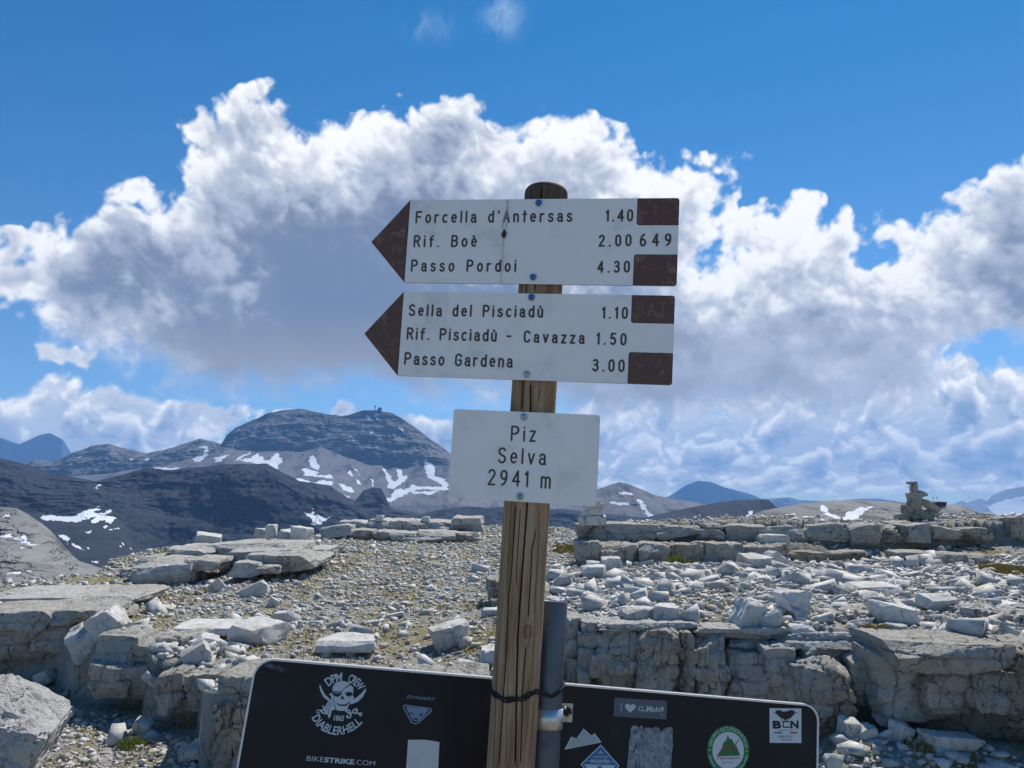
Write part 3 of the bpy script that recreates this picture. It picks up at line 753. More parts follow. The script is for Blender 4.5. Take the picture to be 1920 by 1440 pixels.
def route(bag, text, p0, p1, cap_px, w=0.0034, n0=0.0004, mi=0, mi2=1, inner=0.55):
    """letter a line between two picture points of its baseline"""
    a, b = bag.fr.uv(*p0), bag.fr.uv(*p1)
    dep = np.linalg.norm(bag.fr.depth(*p0) - np.array([0, 0, EYE]))
    cap = cap_px / FOC * dep - w
    d = b - a; L = np.linalg.norm(d) - w; d /= np.linalg.norm(d); q = np.array([-d[1], d[0]])
    ws = sum(glyph_w(c) for c in text) * cap
    gap = (L - ws) / max(len(text) - 1, 1)
    x = w / 2
    for ch in text:
        for st in GLY[ch][1]:
            P = [a + d * (x + px_ * cap) + q * (w / 2 + py_ * cap) for px_, py_ in st]
            bag.stroke(P, w, n0, mi)
            if inner: bag.stroke(P, w * inner, n0 + 0.00003, mi2)
        x += glyph_w(ch) * cap + gap

M_white = simple('sign white', (0.90, 0.845, 0.835), 0.42, wear=0.6, wscale=14, wcol=(0.66, 0.64, 0.62))
M_side = simple('sign core brown', (0.07, 0.045, 0.042), 0.6)
M_brown = simple('sign brown face', (0.125, 0.060, 0.046), 0.5, wear=0.85, wscale=45, wcol=(0.30, 0.20, 0.17))
M_groove = simple('groove shade', (0.045, 0.033, 0.033), 0.7)
M_groove2 = simple('groove brown', (0.10, 0.078, 0.073), 0.7)
M_faint = simple('faint engraving', (0.17, 0.13, 0.11), 0.6)
M_zinc = simple('blue zinc', (0.06, 0.17, 0.40), 0.3, 0.8)
M_zincd = simple('bolt dark', (0.05, 0.06, 0.09), 0.4, 0.6)

post_px0, post_px1 = FS.uv(1027, 345), None
SIGNPOST = empty('signpost', (0.02, 1.36, 0.0), 'leaning round wooden post with three white trail plates', 'signpost')

# wooden post: a lathe with checks, grain and knots
def post():
    U0, RAD = 0.0112, 0.0392
    NA, NZ = 320, 340
    top = 0.1135
    bot = -1.64
    ang = np.linspace(0, math.tau, NA, endpoint=False)          # 0 = right (u), goes toward viewer
    # rows: straight shaft then a rounded cap
    zs = np.linspace(bot, top - 0.014, NZ - 26)
    cap_t = np.linspace(0, 1, 27)[1:]
    zc = top - 0.014 + 0.017 * np.sin(cap_t * math.pi / 2) ; rc = RAD * np.cos(cap_t * math.pi / 2 * 0.985) ** 0.55
    Z = np.concatenate([zs, zc]); RR = np.concatenate([np.full(len(zs), RAD), rc])
    A, ZZ = np.meshgrid(ang, Z); rr = RR[:, None] * np.ones_like(A)
    rr = rr * (1 + 0.012 * np.sin(A * 2 + 1) ) + (bot * 0 + (top - ZZ)) * 0.0012
    # grain coordinate, bent round the knots; front of the post is at angle -90 deg
    s = (A - 1.5 * math.pi) * RAD                                 # arc length from the front line, + toward the right
    s = (s + math.pi * RAD) % (2 * math.pi * RAD) - math.pi * RAD
    g = s.copy(); knot = np.zeros_like(s)
    def kp(px, py):
        u, v = FS.uv(px, py); t = np.clip((u - 0.0196 - 0.0072 * v) / RAD, -0.99, 0.99); return math.asin(t) * RAD, v
    for (px, py, kr, kh) in ((998, 1187, 0.0062, 0.0105), (941, 1133, 0.0034, 0.006), (1005, 1080, 0.0018, 0.002), (957, 1063, 0.0016, 0.002), (990, 560, 0.003, 0.006)):
        ks, kv = kp(px, py)
        dx, dz = (s - ks) / kr, (ZZ - kv) / kh
        d = np.sqrt(dx * dx + dz * dz)
        g += np.where(dx > 0, -1, 1) * 0 + (-(s - ks)) * 0.85 * np.exp(-(dx / 3.2) ** 2 - (dz / 2.6) ** 2)
        g += np.sin(d * 5.5) * 0.0009 * np.exp(-(d / 1.7) ** 2)
        knot = np.maximum(knot, np.clip(1.25 - d, 0, 1) * (0.6 + 0.4 * np.cos(d * 9)))
        ring = np.exp(-((d - 1.05) / 0.13) ** 2)
        rr -= ring * 0.0010
        knot = np.maximum(knot, ring * 1.2)
    cr = np.zeros_like(s)
    for (pts, wd, dep) in (([(1003, 715), (1003, 770), (997, 950), (985, 1120), (980, 1200), (976, 1440)], 0.0008, 0.004),
                          ([(975, 945), (968, 1060), (962, 1120), (957, 1240), (945, 1440)], 0.0006, 0.003),
                          ([(1014, 990), (1006, 1030), (1001, 1130), (999, 1165)], 0.0006, 0.0025), ([(995, 1210), (989, 1300), (985, 1440)], 0.0006, 0.0025),
                          ([(985, 950), (979, 1040), (977, 1100)], 0.0004, 0.002), ([(1020, 950), (1012, 1100), (1005, 1300)], 0.0003, 0.0012),
                          ([(1003, 345), (1002, 372), (994, 538), (986, 770)], 0.0007, 0.003), ([(1023, 345), (1022, 372), (1010, 548)], 0.0007, 0.003), ([(1022, 720), (1016, 760)], 0.0004, 0.002),
                          ([(940, 1230), (934, 1440)], 0.0004, 0.002), ([(962, 1260), (958, 1440)], 0.0003, 0.001), ([(1012, 1250), (998, 1440)], 0.0003, 0.001)):
        K = np.array([kp(*p) for p in pts]); K = K[np.argsort(K[:, 1])]
        c = np.interp(ZZ[:, 0], K[:, 1], K[:, 0]) + fbm(np.stack([ZZ[:, 0] * 22, 0 * Z + wd * 9000, 0 * Z], 1), 3) * 0.0012
        on = sstep(ZZ[:, 0], K[0, 1] - 0.004, K[0, 1] + 0.01) * (1 - sstep(ZZ[:, 0], K[-1, 1] - 0.01, K[-1, 1] + 0.004))
        w_ = wd * 1.5 * (0.75 + 0.5 * on)
        k = np.exp(-((s - c[:, None]) / w_[:, None]) ** 2) * on[:, None]
        rr -= k * dep; cr = np.maximum(cr, k)
    fib = fbm(np.stack([g.ravel() * 700, ZZ.ravel() * 9, np.cos(A).ravel()], 1), 3).reshape(g.shape)
    rr = rr + fib * 0.00035 - 0.00002
    dx_ = rr * np.cos(A); dy_ = rr * np.sin(A)
    # local frame: u, v and depth behind the plate plane
    pts = FS.o + (U0 + 0.0085 * ZZ + dx_)[..., None] * FS.u + ZZ[..., None] * FS.v + (-(RAD + 0.004) - dy_)[..., None] * FS.n
    pts = pts.reshape(-1, 3) - np.array(SIGNPOST.location)
    H = len(Z); i = np.arange((H - 1) * NA); r, c = i // NA, i % NA
    f = np.stack([r * NA + c, r * NA + (c + 1) % NA, (r + 1) * NA + (c + 1) % NA, (r + 1) * NA + c], 1)
    capc = np.zeros_like(s); endg = np.clip((ZZ - (top - 0.008)) / 0.008, 0, 1)
    m, t, b = newmat('weathered wood')
    gg, kk, cc, zz_ = (X(t, attr(t, q).outputs['Fac']) for q in ('grain', 'knot', 'crack', 'along'))
    v = comb(t, gg * 1.0, zz_ * 0.012, 0.0)
    n1 = noise(t, v, 330.0, 5, 0.65); v2 = comb(t, gg * 1.0, zz_ * 0.05, 2.0); n2 = noise(t, v2, 95.0, 4, 0.6); n3 = noise(t, comb(t, gg, zz_ * 0.03, 5.0), 900.0, 2, 0.6)
    big = noise(t, comb(t, gg * 1.5, zz_ * 0.3, 9.0), 12.0, 3, 0.5)
    col = mixc(t, n2.smooth(0.36, 0.64), (0.40, 0.27, 0.165), (0.23, 0.13, 0.07))
    col = mixc(t, n1.smooth(0.52, 0.70, 0, 0.5), col, (0.085, 0.045, 0.025))
    col = mixc(t, (n3.smooth(0.5, 0.75) * 0.35 + big.smooth(0.45, 0.65) * 0.45), col, (0.46, 0.36, 0.255))
    gr = zz_.smooth(-0.12, 0.09)                              # darker and greyer towards the head of the post
    col = mixc(t, gr * 0.75, col, (0.055, 0.050, 0.050))
    col = mixc(t, kk.min(1.0) * 0.75, col, (0.075, 0.038, 0.020))
    col = mixc(t, cc.smooth(0.2, 0.8), col, (0.012, 0.009, 0.007))
    lk(t, X(t, col), b.inputs['Base Color']); b.inputs['Roughness'].default_value = 0.8; b.inputs['Specular IOR Level'].default_value = 0.08
    bump(t, b, n1 * -0.5 + n3 * 0.3, 0.5, 0.001)
    o = mesh_np('post', pts, f, m, {'grain': g.ravel(), 'knot': knot.ravel(), 'crack': cr.ravel(), 'along': ZZ.ravel()}, parent=SIGNPOST)
    # top disc
    e = FS.P(U0, Z[-1] + 0.0002, -(RAD + 0.004))
    return o
post()

def lathe(bag, u, v, prof, seg=20, mi=0, tilt=(0, 0)):
    k = len(bag.v)
    for r_, n_ in prof:
        bag.v += [(u + r_ * math.cos(a) + tilt[0] * n_, v + r_ * math.sin(a) + tilt[1] * n_, n_) for a in np.arange(seg) * math.tau / seg]
    for i in range(len(prof) - 1):
        for j in range(seg):
            bag.f.append((k + i * seg + j, k + i * seg + (j + 1) % seg, k + (i + 1) * seg + (j + 1) % seg, k + (i + 1) * seg + j)); bag.m.append(mi)
    bag.f.append(tuple(k + (len(prof) - 1) * seg + j for j in range(seg))); bag.m.append(mi)

def bolt(parent, px, py, mat, name='bolt', fr=FS):
    u, v = fr.uv(px, py, 0.001)
    b = Bag(fr)
    lathe(b, u, v, [(0.0068, 0.0), (0.0072, 0.0006), (0.0070, 0.0014), (0.0058, 0.0018)], 24, 1)
    lathe(b, u, v, [(0.0056, 0.0012), (0.0056, 0.0030), (0.0048, 0.0040)], 6, 0)
    lathe(b, u, v, [(0.0040, 0.0040), (0.0038, 0.0052), (0.0028, 0.0062), (0.0014, 0.0067)], 14, 0)
    return b.build(name, [mat, M_zinc2], parent)
M_zinc2 = simple('washer zinc', (0.48, 0.50, 0.52), 0.3, 0.9)
M_green = simple('green weathered bolt', (0.22, 0.36, 0.34), 0.4, 0.7)
M_grey = simple('grey bolt', (0.42, 0.44, 0.48), 0.35, 0.85)

# the two arrow plates
def arrow_plate(outline, texts, squares, label):
    # outline px: tip, top left, top right, bottom right, bottom left
    P = [FS.uv(*p) for p in outline]
    x0 = (P[1][0] + P[4][0]) / 2; x1 = (P[2][0] + P[3][0]) / 2; y1 = (P[1][1] + P[2][1]) / 2; y0 = (P[4][1] + P[3][1]) / 2
    tip = (P[0][0], (y0 + y1) / 2 - 0.002)
    ar = lambda cx, cy, a0, a1, r: [(cx + r * math.cos(R(a0 + (a1 - a0) * i / 6)), cy + r * math.sin(R(a0 + (a1 - a0) * i / 6))) for i in range(7)]
    r = 0.005
    body = ar(x1 - r, y0 + r, 270, 360, r) + ar(x1 - r, y1 - r, 0, 90, r) + [(x0, y1), (tip[0] + 0.0022, tip[1] + 0.0025), (tip[0], tip[1]), (tip[0] + 0.0022, tip[1] - 0.0025), (x0, y0)]
    b = Bag(FS); b.slab(body, -0.0036, 0.0, 0, 1)
    plate = b.build('direction_sign', [M_white, M_side], SIGNPOST, label)
    # brown tip
    b = Bag(FS); t_ = [(x0 - 0.0004, y1 - 0.001), (tip[0] + 0.002, tip[1] + 0.002), (tip[0] + 0.0006, tip[1]), (tip[0] + 0.002, tip[1] - 0.002), (x0 - 0.0004, y0 + 0.001)]
    b.poly(t_, 0.0003, mi=0); b.stroke([t_[0], t_[4]], 0.0014, 0.00036, 1, caps=False)
    o = b.build('arrow_tip', [M_brown, M_groove], plate)
    for sq in squares:
        (ax, ay), (bx, by) = FS.uv(*sq[0]), FS.uv(*sq[1])
        top = sq[2]
        bx = x1 - 0.0006
        if top: by = y1 - 0.0008; cr = (1, 0, 1, 0); q = rrect(ax, ay, bx, by, 0.004, (1, 0, 1, 0))
        else: ay = y0 + 0.0008; q = rrect(ax, ay, bx, by, 0.004, (0, 1, 0, 1))
        b = Bag(FS); b.poly(q, 0.0003, mi=0); b.stroke(q, 0.0010, 0.00036, 1, closed=True, caps=False)
        if sq[3]: route(b, sq[3], *sq[4], w=0.0022, n0=0.00042, mi=2, mi2=2, inner=0)
        b.build('brown_field', [M_brown, M_groove, M_faint], plate)
    for tx in texts:
        b = Bag(FS); route(b, *tx); b.build('lettering', [M_groove, M_groove2], plate)
    return plate
p1_ = arrow_plate([(696, 455), (770, 377), (1275, 369), (1268, 536), (757, 530)],
  [("Forcella d'Antersas", (778.6, 419), (1073, 416.5), 23.2), ('1.40', (1135, 416), (1187, 415.3), 23), ('Rif. Boè', (775, 464), (894, 463.5), 23.2), ('2.00', (1122, 463), (1184, 462), 23), ('649', (1199, 462.5), (1259, 461.5), 24.5), ('Passo Pordoi', (770, 509.5), (968, 510.3), 23.2), ('4.30', (1119.5, 512), (1181, 511.5), 23)],
  [((1194, 422), (1275, 371), True, None), ((1187, 536), (1269, 478), False, None)], 'upper arrow plate pointing away with route number')
p2_ = arrow_plate([(683, 625), (757, 550), (1266, 551), (1260, 723), (745, 704)],
  [('Sella del Pisciadù', (766, 593), (1018, 596), 23), ('1.10', (1128, 597.5), (1177, 598.5), 23), ('Rif. Pisciadù', (762, 637), (931, 641), 23.5), ('-', (949, 640.5), (963, 641), 23.5), ('Cavazza', (981, 642.5), (1096, 645.5), 23.5), ('1.50', (1117.5, 646.5), (1174.5, 648), 23.5), ('Passo Gardena', (757.5, 684), (961, 690), 24), ('3.00', (1110, 696.5), (1171, 698), 24)],
  [((1183.5, 605), (1266, 553), True, 'SAT', ((1193, 592), (1250, 592), 25)), ((1177, 723), (1262, 663), False, None)], 'lower arrow plate with an empty right end')
P = [FS.uv(*p) for p in ((850, 768), (1125, 777), (1118, 949), (841, 933))]
b = Bag(FS)
x0, x1 = (P[0][0] + P[3][0]) / 2, (P[1][0] + P[2][0]) / 2; y1, y0 = (P[0][1] + P[1][1]) / 2, (P[2][1] + P[3][1]) / 2
b.slab(rrect(x0, y0, x1, y1, 0.005), -0.0036, 0, 0, 1)
p3_ = b.build('summit_plate', [M_white, M_side], SIGNPOST, 'square white plate with the summit name and height')
for tx in (('Piz', (957.3, 827.3), (1004.5, 829), 29.5), ('Selva', (933, 868.5), (1023.5, 873), 30), ('2941', (914, 909.8), (990.5, 914), 30.5), ('m', (1013, 916), (1039, 917.5), 31.5)):
    b = Bag(FS); route(b, *tx, 0.0033); b.build('lettering', [M_groove, M_groove2], p3_)
for px_, py_, mt, pl in ((1010, 381, M_zinc, p1_), (999.5, 520, M_zinc, p1_), (996.5, 558, M_zinc, p2_), (987.5, 702, M_grey, p2_), (982, 782, M_grey, p3_), (975, 931, M_green, p3_)):
    bolt(pl, px_, py_, mt)

# thread hanging over the upper plate
def tube(name, pts, r, mat, seg=8, parent=None, taper=None):
    V, F = [], []
    pts = [np.array(p, float) for p in pts]
    for i, p in enumerate(pts):
        d = pts[min(i + 1, len(pts) - 1)] - pts[max(i - 1, 0)]; d /= max(np.linalg.norm(d), 1e-9)
        up = np.array([0, 0, 1.0]) if abs(d[2]) < 0.9 else np.array([1.0, 0, 0])
        a = np.cross(d, up); a /= np.linalg.norm(a); c = np.cross(a, d)
        rr = r if taper is None else r * taper[i]
        V += [tuple(p + (a * math.cos(k * math.tau / seg) + c * math.sin(k * math.tau / seg)) * rr) for k in range(seg)]
    for i in range(len(pts) - 1):
        for k in range(seg): F.append((i * seg + k, i * seg + (k + 1) % seg, (i + 1) * seg + (k + 1) % seg, (i + 1) * seg + k))
    F.append(tuple(range(seg))[::-1]); F.append(tuple((len(pts) - 1) * seg + k for k in range(seg)))
    return V, F
def join_tubes(name, lst, mats, origin, parent=None):
    V, F, Mi = [], [], []
    for (v, f), mi in lst:
        k = len(V); V += [tuple(np.array(p) - np.array(origin)) for p in v]; F += [tuple(k + i for i in q) for q in f]; Mi += [mi] * len(f)
    me = bpy.data.meshes.new(name); me.from_pydata(V, [], F); me.update()
    for m in mats: me.materials.append(m)
    me.polygons.foreach_set('material_index', Mi); me.polygons.foreach_set('use_smooth', [True] * len(F))
    o = bpy.data.objects.new(name, me); COL.objects.link(o)
    if parent is None: o.location = origin
    else: o.parent = parent
    return o
M_thread = simple('pale thread', (0.55, 0.52, 0.46), 0.9, wear=0.8, wscale=300, wcol=(0.16, 0.10, 0.06))
M_knot = simple('dark knot', (0.05, 0.035, 0.025), 0.9)
def fp(px, py, n): u, v = FS.uv(px, py, n); return FS.P(u, v, n)
la = [fp(px, py, n) for px, py, n in ((953, 377, -0.006), (953.5, 373.5, -0.002), (952.5, 374, 0.002), (951, 381, 0.002), (953, 389, 0.0018), (949.5, 400, 0.0018), (944, 415, 0.0018), (942.5, 426, 0.0018), (945, 437, 0.002))]
lb = [fp(px, py, n) for px, py, n in ((953.5, 373.5, -0.001), (950, 378, 0.003), (952.5, 386, 0.0026), (949, 393, 0.002), (952, 405, 0.0018), (950.5, 420, 0.0018), (947, 430, 0.002), (945, 438, 0.002))]
lc = [fp(px, py, n) for px, py, n in ((944.5, 440, 0.002), (944, 455, 0.0016), (942, 490, 0.0016), (940, 520, 0.0016), (938.5, 531, 0.0014))]
kn = [fp(px, py, 0.003) for px, py in ((945.3, 431), (946, 436), (944, 441), (945, 446))]
org = fp(953, 373, 0)
o = join_tubes('thread', [(tube('', la, 0.0006, None), 0), (tube('', lb, 0.0006, None), 0), (tube('', lc, 0.0008, None), 2), (tube('', kn, 0.0042, None, taper=[0.3, 0.9, 1.0, 0.4]), 1)], [M_thread, M_knot, simple('white thread', (0.62, 0.62, 0.62), 0.9)], org)
tag(o, 'thin pale thread with a dark knot hanging over the upper arrow plate', 'thread')
# ------------------------------------------------------------------ metal pole with the back of an information panel
PANEL = empty('information_panel', tuple(np.array([0.07, 1.47, 0.0])), 'dark stickered panel with pale rim on a grey metal pole', 'information panel')
M_pole = simple('galvanised steel', (0.105, 0.125, 0.15), 0.45, 0.6, wear=0.7, wscale=16, wcol=(0.055, 0.068, 0.085), bmp=0.15, bscale=300)
M_band = simple('bright clamp', (0.62, 0.62, 0.60), 0.38, 0.85, wear=0.5, wscale=60, wcol=(0.40, 0.38, 0.34))
M_black = simple('panel back', (0.010, 0.0115, 0.017), 0.42, spec=0.25, wear=0.9, wscale=7, wcol=(0.026, 0.030, 0.040))
M_rim = simple('panel rim', (0.80, 0.80, 0.79), 0.35)
M_plate = simple('rusty plate', (0.60, 0.52, 0.40), 0.5, 0.2, wear=0.8, wscale=90, wcol=(0.36, 0.20, 0.08))
M_rust = simple('rusty nut', (0.035, 0.024, 0.018), 0.7, 0.3)
def ap(px, py, dep):
    """point at camera depth dep"""
    return FS.w(np.array([(px - 960) / FOC, (720 - py) / FOC, 1.0])) * dep + np.array([0, 0, EYE])
ptop = ap(1034.5, 1127, 1.445); pdir = ap(1016.5, 1440, 1.375) - ptop; pdir /= np.linalg.norm(pdir)
pa = np.cross(pdir, [0, 1, 0]); pa /= np.linalg.norm(pa); pb = np.cross(pa, pdir)
def ring(c, r, seg=48): return [c + (pa * math.cos(k * math.tau / seg) + pb * math.sin(k * math.tau / seg)) * r for k in range(seg)]
def tubes_from(rings, close_top=False):
    V, F = [], []; seg = len(rings[0])
    for r_ in rings: V += [tuple(p) for p in r_]
    for i in range(len(rings) - 1):
        for k in range(seg): F.append((i * seg + k, (i + 1) * seg + k, (i + 1) * seg + (k + 1) % seg, i * seg + (k + 1) % seg))
    if close_top: F.append(tuple(range(seg)))
    return V, F
def obj_from(name, V, F, mats, parent, mi=None, smooth=True, label=None):
    base = np.array(parent_world(parent)) if parent is not None else np.zeros(3)
    me = bpy.data.meshes.new(name); me.from_pydata([tuple(np.array(p) - base) for p in V], [], F); me.update()
    for m in mats: me.materials.append(m)
    if mi is not None: me.polygons.foreach_set('material_index', mi)
    if smooth: me.polygons.foreach_set('use_smooth', [True] * len(F))
    o = bpy.data.objects.new(name, me); COL.objects.link(o); o.parent = parent
    if label: o['label'] = label
    return o
RP = 0.0290
Lp = (ptop[2] + 0.05) / abs(pdir[2])
V, F = tubes_from([ring(ptop + pdir * 0.004, RP - 0.0035), ring(ptop, RP - 0.0022), ring(ptop, RP - 0.0004), ring(ptop + pdir * 0.0012, RP)] + [ring(ptop + pdir * Lp * k, RP) for k in (0.1, 0.3, 0.6, 1.0)], True)
pole = obj_from('pole', V, F, [M_pole], PANEL)
cb = ap(1022.6, 1326, 1.40); t0 = (cb - ptop) @ pdir
V, F = tubes_from([ring(ptop + pdir * t0, RP + 0.0003), ring(ptop + pdir * (t0 + 0.0004), RP + 0.0024), ring(ptop + pdir * (t0 + 0.033), RP + 0.0026), ring(ptop + pdir * (t0 + 0.0336), RP + 0.0003)])
clamp = obj_from('clamp', V, F, [M_band], PANEL)
# the panel itself
a, b_, c_, d_ = (FB.uv(*p) for p in ((480, 1232), (443, 1440), (1535, 1322), (1533, 1440)))
x0, x1, y1 = (a[0] + b_[0]) / 2, (c_[0] + d_[0]) / 2, (a[1] + c_[1]) / 2
y0 = y1 - 0.62
outl = rrect(x0, y0, x1, y1, 0.034, seg=10)
bg_ = Bag(FB)
bg_.slab(outl, -0.012, -0.0004, 0, 1)
board = bg_.build('board', [M_black, M_rim], PANEL)
rim_in = rrect(x0 + 0.0035, y0 + 0.0035, x1 - 0.0035, y1 - 0.0035, 0.031, seg=10)
bg_ = Bag(FB)
n = len(outl)
V = [(p[0], p[1], z) for z, L in ((-0.0125, outl), (0.0026, outl), (0.0030, [( (p[0] + q[0]) / 2, (p[1] + q[1]) / 2) for p, q in zip(outl, rim_in)]), (0.0022, rim_in), (-0.0004, rim_in)) for p in L]
Fr = [(k * n + i, k * n + (i + 1) % n, (k + 1) * n + (i + 1) % n, (k + 1) * n + i) for k in range(4) for i in range(n)]
bg_.tris(V, Fr, 0); rim = bg_.build('rim', [M_rim], PANEL)
# holder plate and its bolt
q = [FB.uv(*p) for p in ((1052, 1318), (1074, 1319), (1072, 1354), (1050, 1353))]
bg_ = Bag(FB); bg_.slab(q, -0.0003, 0.0022, 0, 0); br = bg_.build('bracket', [M_plate], PANEL)
u, v = FB.uv(1062.5, 1334)
bg_ = Bag(FB); lathe(bg_, u, v, [(0.0085, 0.002), (0.0088, 0.006), (0.0075, 0.010)], 12, 0); lathe(bg_, u + 0.001, v - 0.004, [(0.0035, 0.010), (0.0034, 0.016), (0.0022, 0.019)], 10, 1)
bg_.build('bolt', [M_rust, M_grey], br)
bg_ = Bag(FB); lathe(bg_, *FB.uv(1052.5, 1323.5), [(0.003, 0.012), (0.0034, 0.022), (0.002, 0.027)], 8, 0); bg_.build('screw', [M_band], br)

# ---- printed letters: the built-in typeface turned into flat outlines
def font_mesh(text, size=1.0, shear=0.0, bold=0.0, space=1.0, res=3):
    cu = bpy.data.curves.new('letters', 'FONT'); cu.body = text; cu.size = size; cu.shear = shear; cu.offset = bold; cu.space_character = space; cu.resolution_u = res
    ob = bpy.data.objects.new('letters', cu)
    me = bpy.data.meshes.new_from_object(ob)
    V = [tuple(v.co) for v in me.vertices]; F = [tuple(p.vertices) for p in me.polygons]
    bpy.data.objects.remove(ob); bpy.data.curves.remove(cu); bpy.data.meshes.remove(me)
    V = np.array(V); return V, F
def print_line(bag, text, p0, p1, h_px, n0, mi=0, **kw):
    """letters between two picture points of their baseline, h_px tall"""
    V, F = font_mesh(text, **kw)
    a, b = bag.fr.uv(*p0), bag.fr.uv(*p1); d = b - a; L = np.linalg.norm(d); d /= L; q = np.array([-d[1], d[0]])
    up = bag.fr.uv(p0[0], p0[1] - h_px) - a; Hh = abs(up @ q)
    x = (V[:, 0] - V[:, 0].min()) / (V[:, 0].max() - V[:, 0].min()) * L
    cap = V[:, 1].max(); y = V[:, 1] / cap * Hh
    out = [(*(a + d * xx + q * yy), n0) for xx, yy in zip(x, y)]
    bag.tris(out, F, mi)
def print_arc(bag, text, c, r, a0, a1, h, n0, mi=0, inside=False, **kw):
    """letters on a circle (metres on the board): from angle a0 to a1 in degrees; inside = read along the bottom"""
    V, F = font_mesh(text, **kw)
    tx = (V[:, 0] - V[:, 0].min()) / (V[:, 0].max() - V[:, 0].min()); y = V[:, 1] / V[:, 1].max() * h
    an = np.radians(a0 + (a1 - a0) * tx)
    rr = (r - y) if inside else (r + y)
    bag.tris([(c[0] + q_ * math.cos(t_), c[1] + q_ * math.sin(t_), n0) for q_, t_ in zip(rr, an)], F, mi)

M_pale = simple('sticker pale blue', (0.52, 0.60, 0.68), 0.45, wear=0.3, wscale=60, wcol=(0.42, 0.48, 0.56))
M_pale2 = simple('sticker dull blue', (0.20, 0.29, 0.43), 0.45)
M_ink = simple('sticker ink', (0.012, 0.013, 0.018), 0.5)
M_grn = simple('sticker green', (0.015, 0.17, 0.07), 0.45)
M_grnl = simple('sticker pale green', (0.45, 0.66, 0.48), 0.45)
M_red = simple('sticker red', (0.42, 0.02, 0.03), 0.45)
M_blue = simple('sticker blue', (0.025, 0.15, 0.36), 0.45)
M_clear = simple('sticker frosted', (0.085, 0.115, 0.155), 0.4, wear=0.6, wscale=70, wcol=(0.12, 0.15, 0.19))
M_litt = simple('sticker white', (0.62, 0.66, 0.70), 0.45, wear=0.5, wscale=30, wcol=(0.50, 0.55, 0.60))
T_, U_ = 0.0003, 0.00025
def sz(px, py): return FB.uv(px, py)
def sticker(name, label, build, mats):
    bg_ = Bag(FB); build(bg_); return bg_.build('sticker', mats, PANEL, label)
Z7 = lambda p: (560 + p[0] / 6.4, 1230 + p[1] / 6.4)          # reading grid of the left stickers
Z1 = lambda p: (1040 + p[0] / 8.727, 1290 + p[1] / 8.727)
Z2 = lambda p: (1300 + p[0] / 8.0, 1310 + p[1] / 8.0)
def L(z, pts): return [FB.uv(*z(p)) for p in pts]

def skull(b):
    k = lambda pts, n=T_, mi=0, holes=(): b.poly(L(Z7, pts), n, [L(Z7, h) for h in holes], mi)
    k([(248, 345), (262, 350), (285, 410), (320, 465), (372, 512), (352, 535), (300, 495), (262, 425), (250, 375)])           # left blade
    k([(808, 382), (806, 420), (770, 490), (715, 545), (622, 582), (612, 548), (640, 528), (700, 495), (755, 445)])            # right blade
    # head: scarf, face, jaw
    k([(402, 420), (410, 370), (440, 325), (490, 303), (545, 300), (595, 318), (618, 335), (560, 372), (525, 410), (480, 428)])
    k([(526, 420), (560, 385), (622, 348), (655, 375), (657, 430), (648, 470), (660, 490), (655, 525), (620, 540), (608, 560), (600, 600), (570, 648), (520, 660), (460, 652), (432, 625), (418, 585), (440, 560), (410, 540), (385, 520), (392, 480), (368, 465), (372, 448), (405, 438), (470, 440)])
    k([(400, 440), (470, 448), (520, 430), (512, 462), (480, 490), (450, 488), (420, 468)], T_ + U_, 1)                          # patch
    k([(560, 440), (600, 428), (645, 440), (645, 470), (610, 488), (578, 482), (562, 462)], T_ + U_, 1)                          # eye
    k([(528, 470), (548, 515), (540, 522), (522, 512), (508, 520), (500, 510)], T_ + U_, 1)                                      # nose
    k([(450, 560), (500, 580), (560, 580), (600, 555), (608, 535), (606, 560), (570, 598), (520, 602), (475, 590)], T_ + U_, 1)   # grin
    for q in ([(392, 440), (432, 478), (418, 500)], [(430, 580), (440, 620), (452, 640)], [(395, 515), (420, 530), (436, 560)]): b.stroke(L(Z7, q), 0.0009, T_ + U_ * 1.2, 1)
    # hanging cloth and hilts
    k([(395, 520), (430, 560), (440, 640), (395, 655), (385, 720), (362, 748), (345, 700), (318, 690), (300, 640), (330, 585), (368, 520)])
    b.stroke(L(Z7, [(395, 560), (368, 620), (360, 700)]), 0.0010, T_ + U_, 1); b.stroke(L(Z7, [(375, 545), (345, 600), (335, 660)]), 0.0008, T_ + U_, 1)
    for q in ([(290, 600), (310, 640), (285, 655), (262, 650)], [(330, 690), (290, 685), (255, 655)], [(560, 655), (610, 690), (640, 680), (655, 650), (690, 632), (705, 650), (690, 660)], [(585, 640), (615, 660)],
              [(660, 680), (690, 690), (700, 670), (720, 690), (745, 700)], [(625, 700), (625, 730), (595, 742), (575, 728), (590, 712)]): b.stroke(L(Z7, q), 0.0026, T_, 0)
    for cx, cy in ((235, 665), (745, 700)):
        c = FB.uv(*Z7((cx, cy))); b.stroke([(c[0] + 0.0028 * math.cos(t), c[1] + 0.0028 * math.sin(t)) for t in np.linspace(0.4, 5.6, 12)], 0.0014, T_, 0)
    c = FB.uv(*Z7((505, 560)))
    r = np.linalg.norm(FB.uv(*Z7((505, 560 + 372))) - c)
    print_arc(b, 'DPM', c, r * 0.70, 135, 96, r * 0.28, T_, bold=0.022, space=0.9)
    print_arc(b, 'CREW', c, r * 0.70, 80, 38, r * 0.28, T_, bold=0.022, space=0.9)
    print_arc(b, 'DIABLERHELL', (c[0] - 0.001, c[1]), r * 1.03, 212, 326, r * 0.27, T_, inside=True, bold=0.022)
    print_line(b, '1865', Z7((418, 772)), Z7((540, 780)), 10.5, T_, bold=0.025)
skull_s = sticker('skull', 'round pirate skull sticker with crossed cutlasses', skull, [M_pale, M_ink])

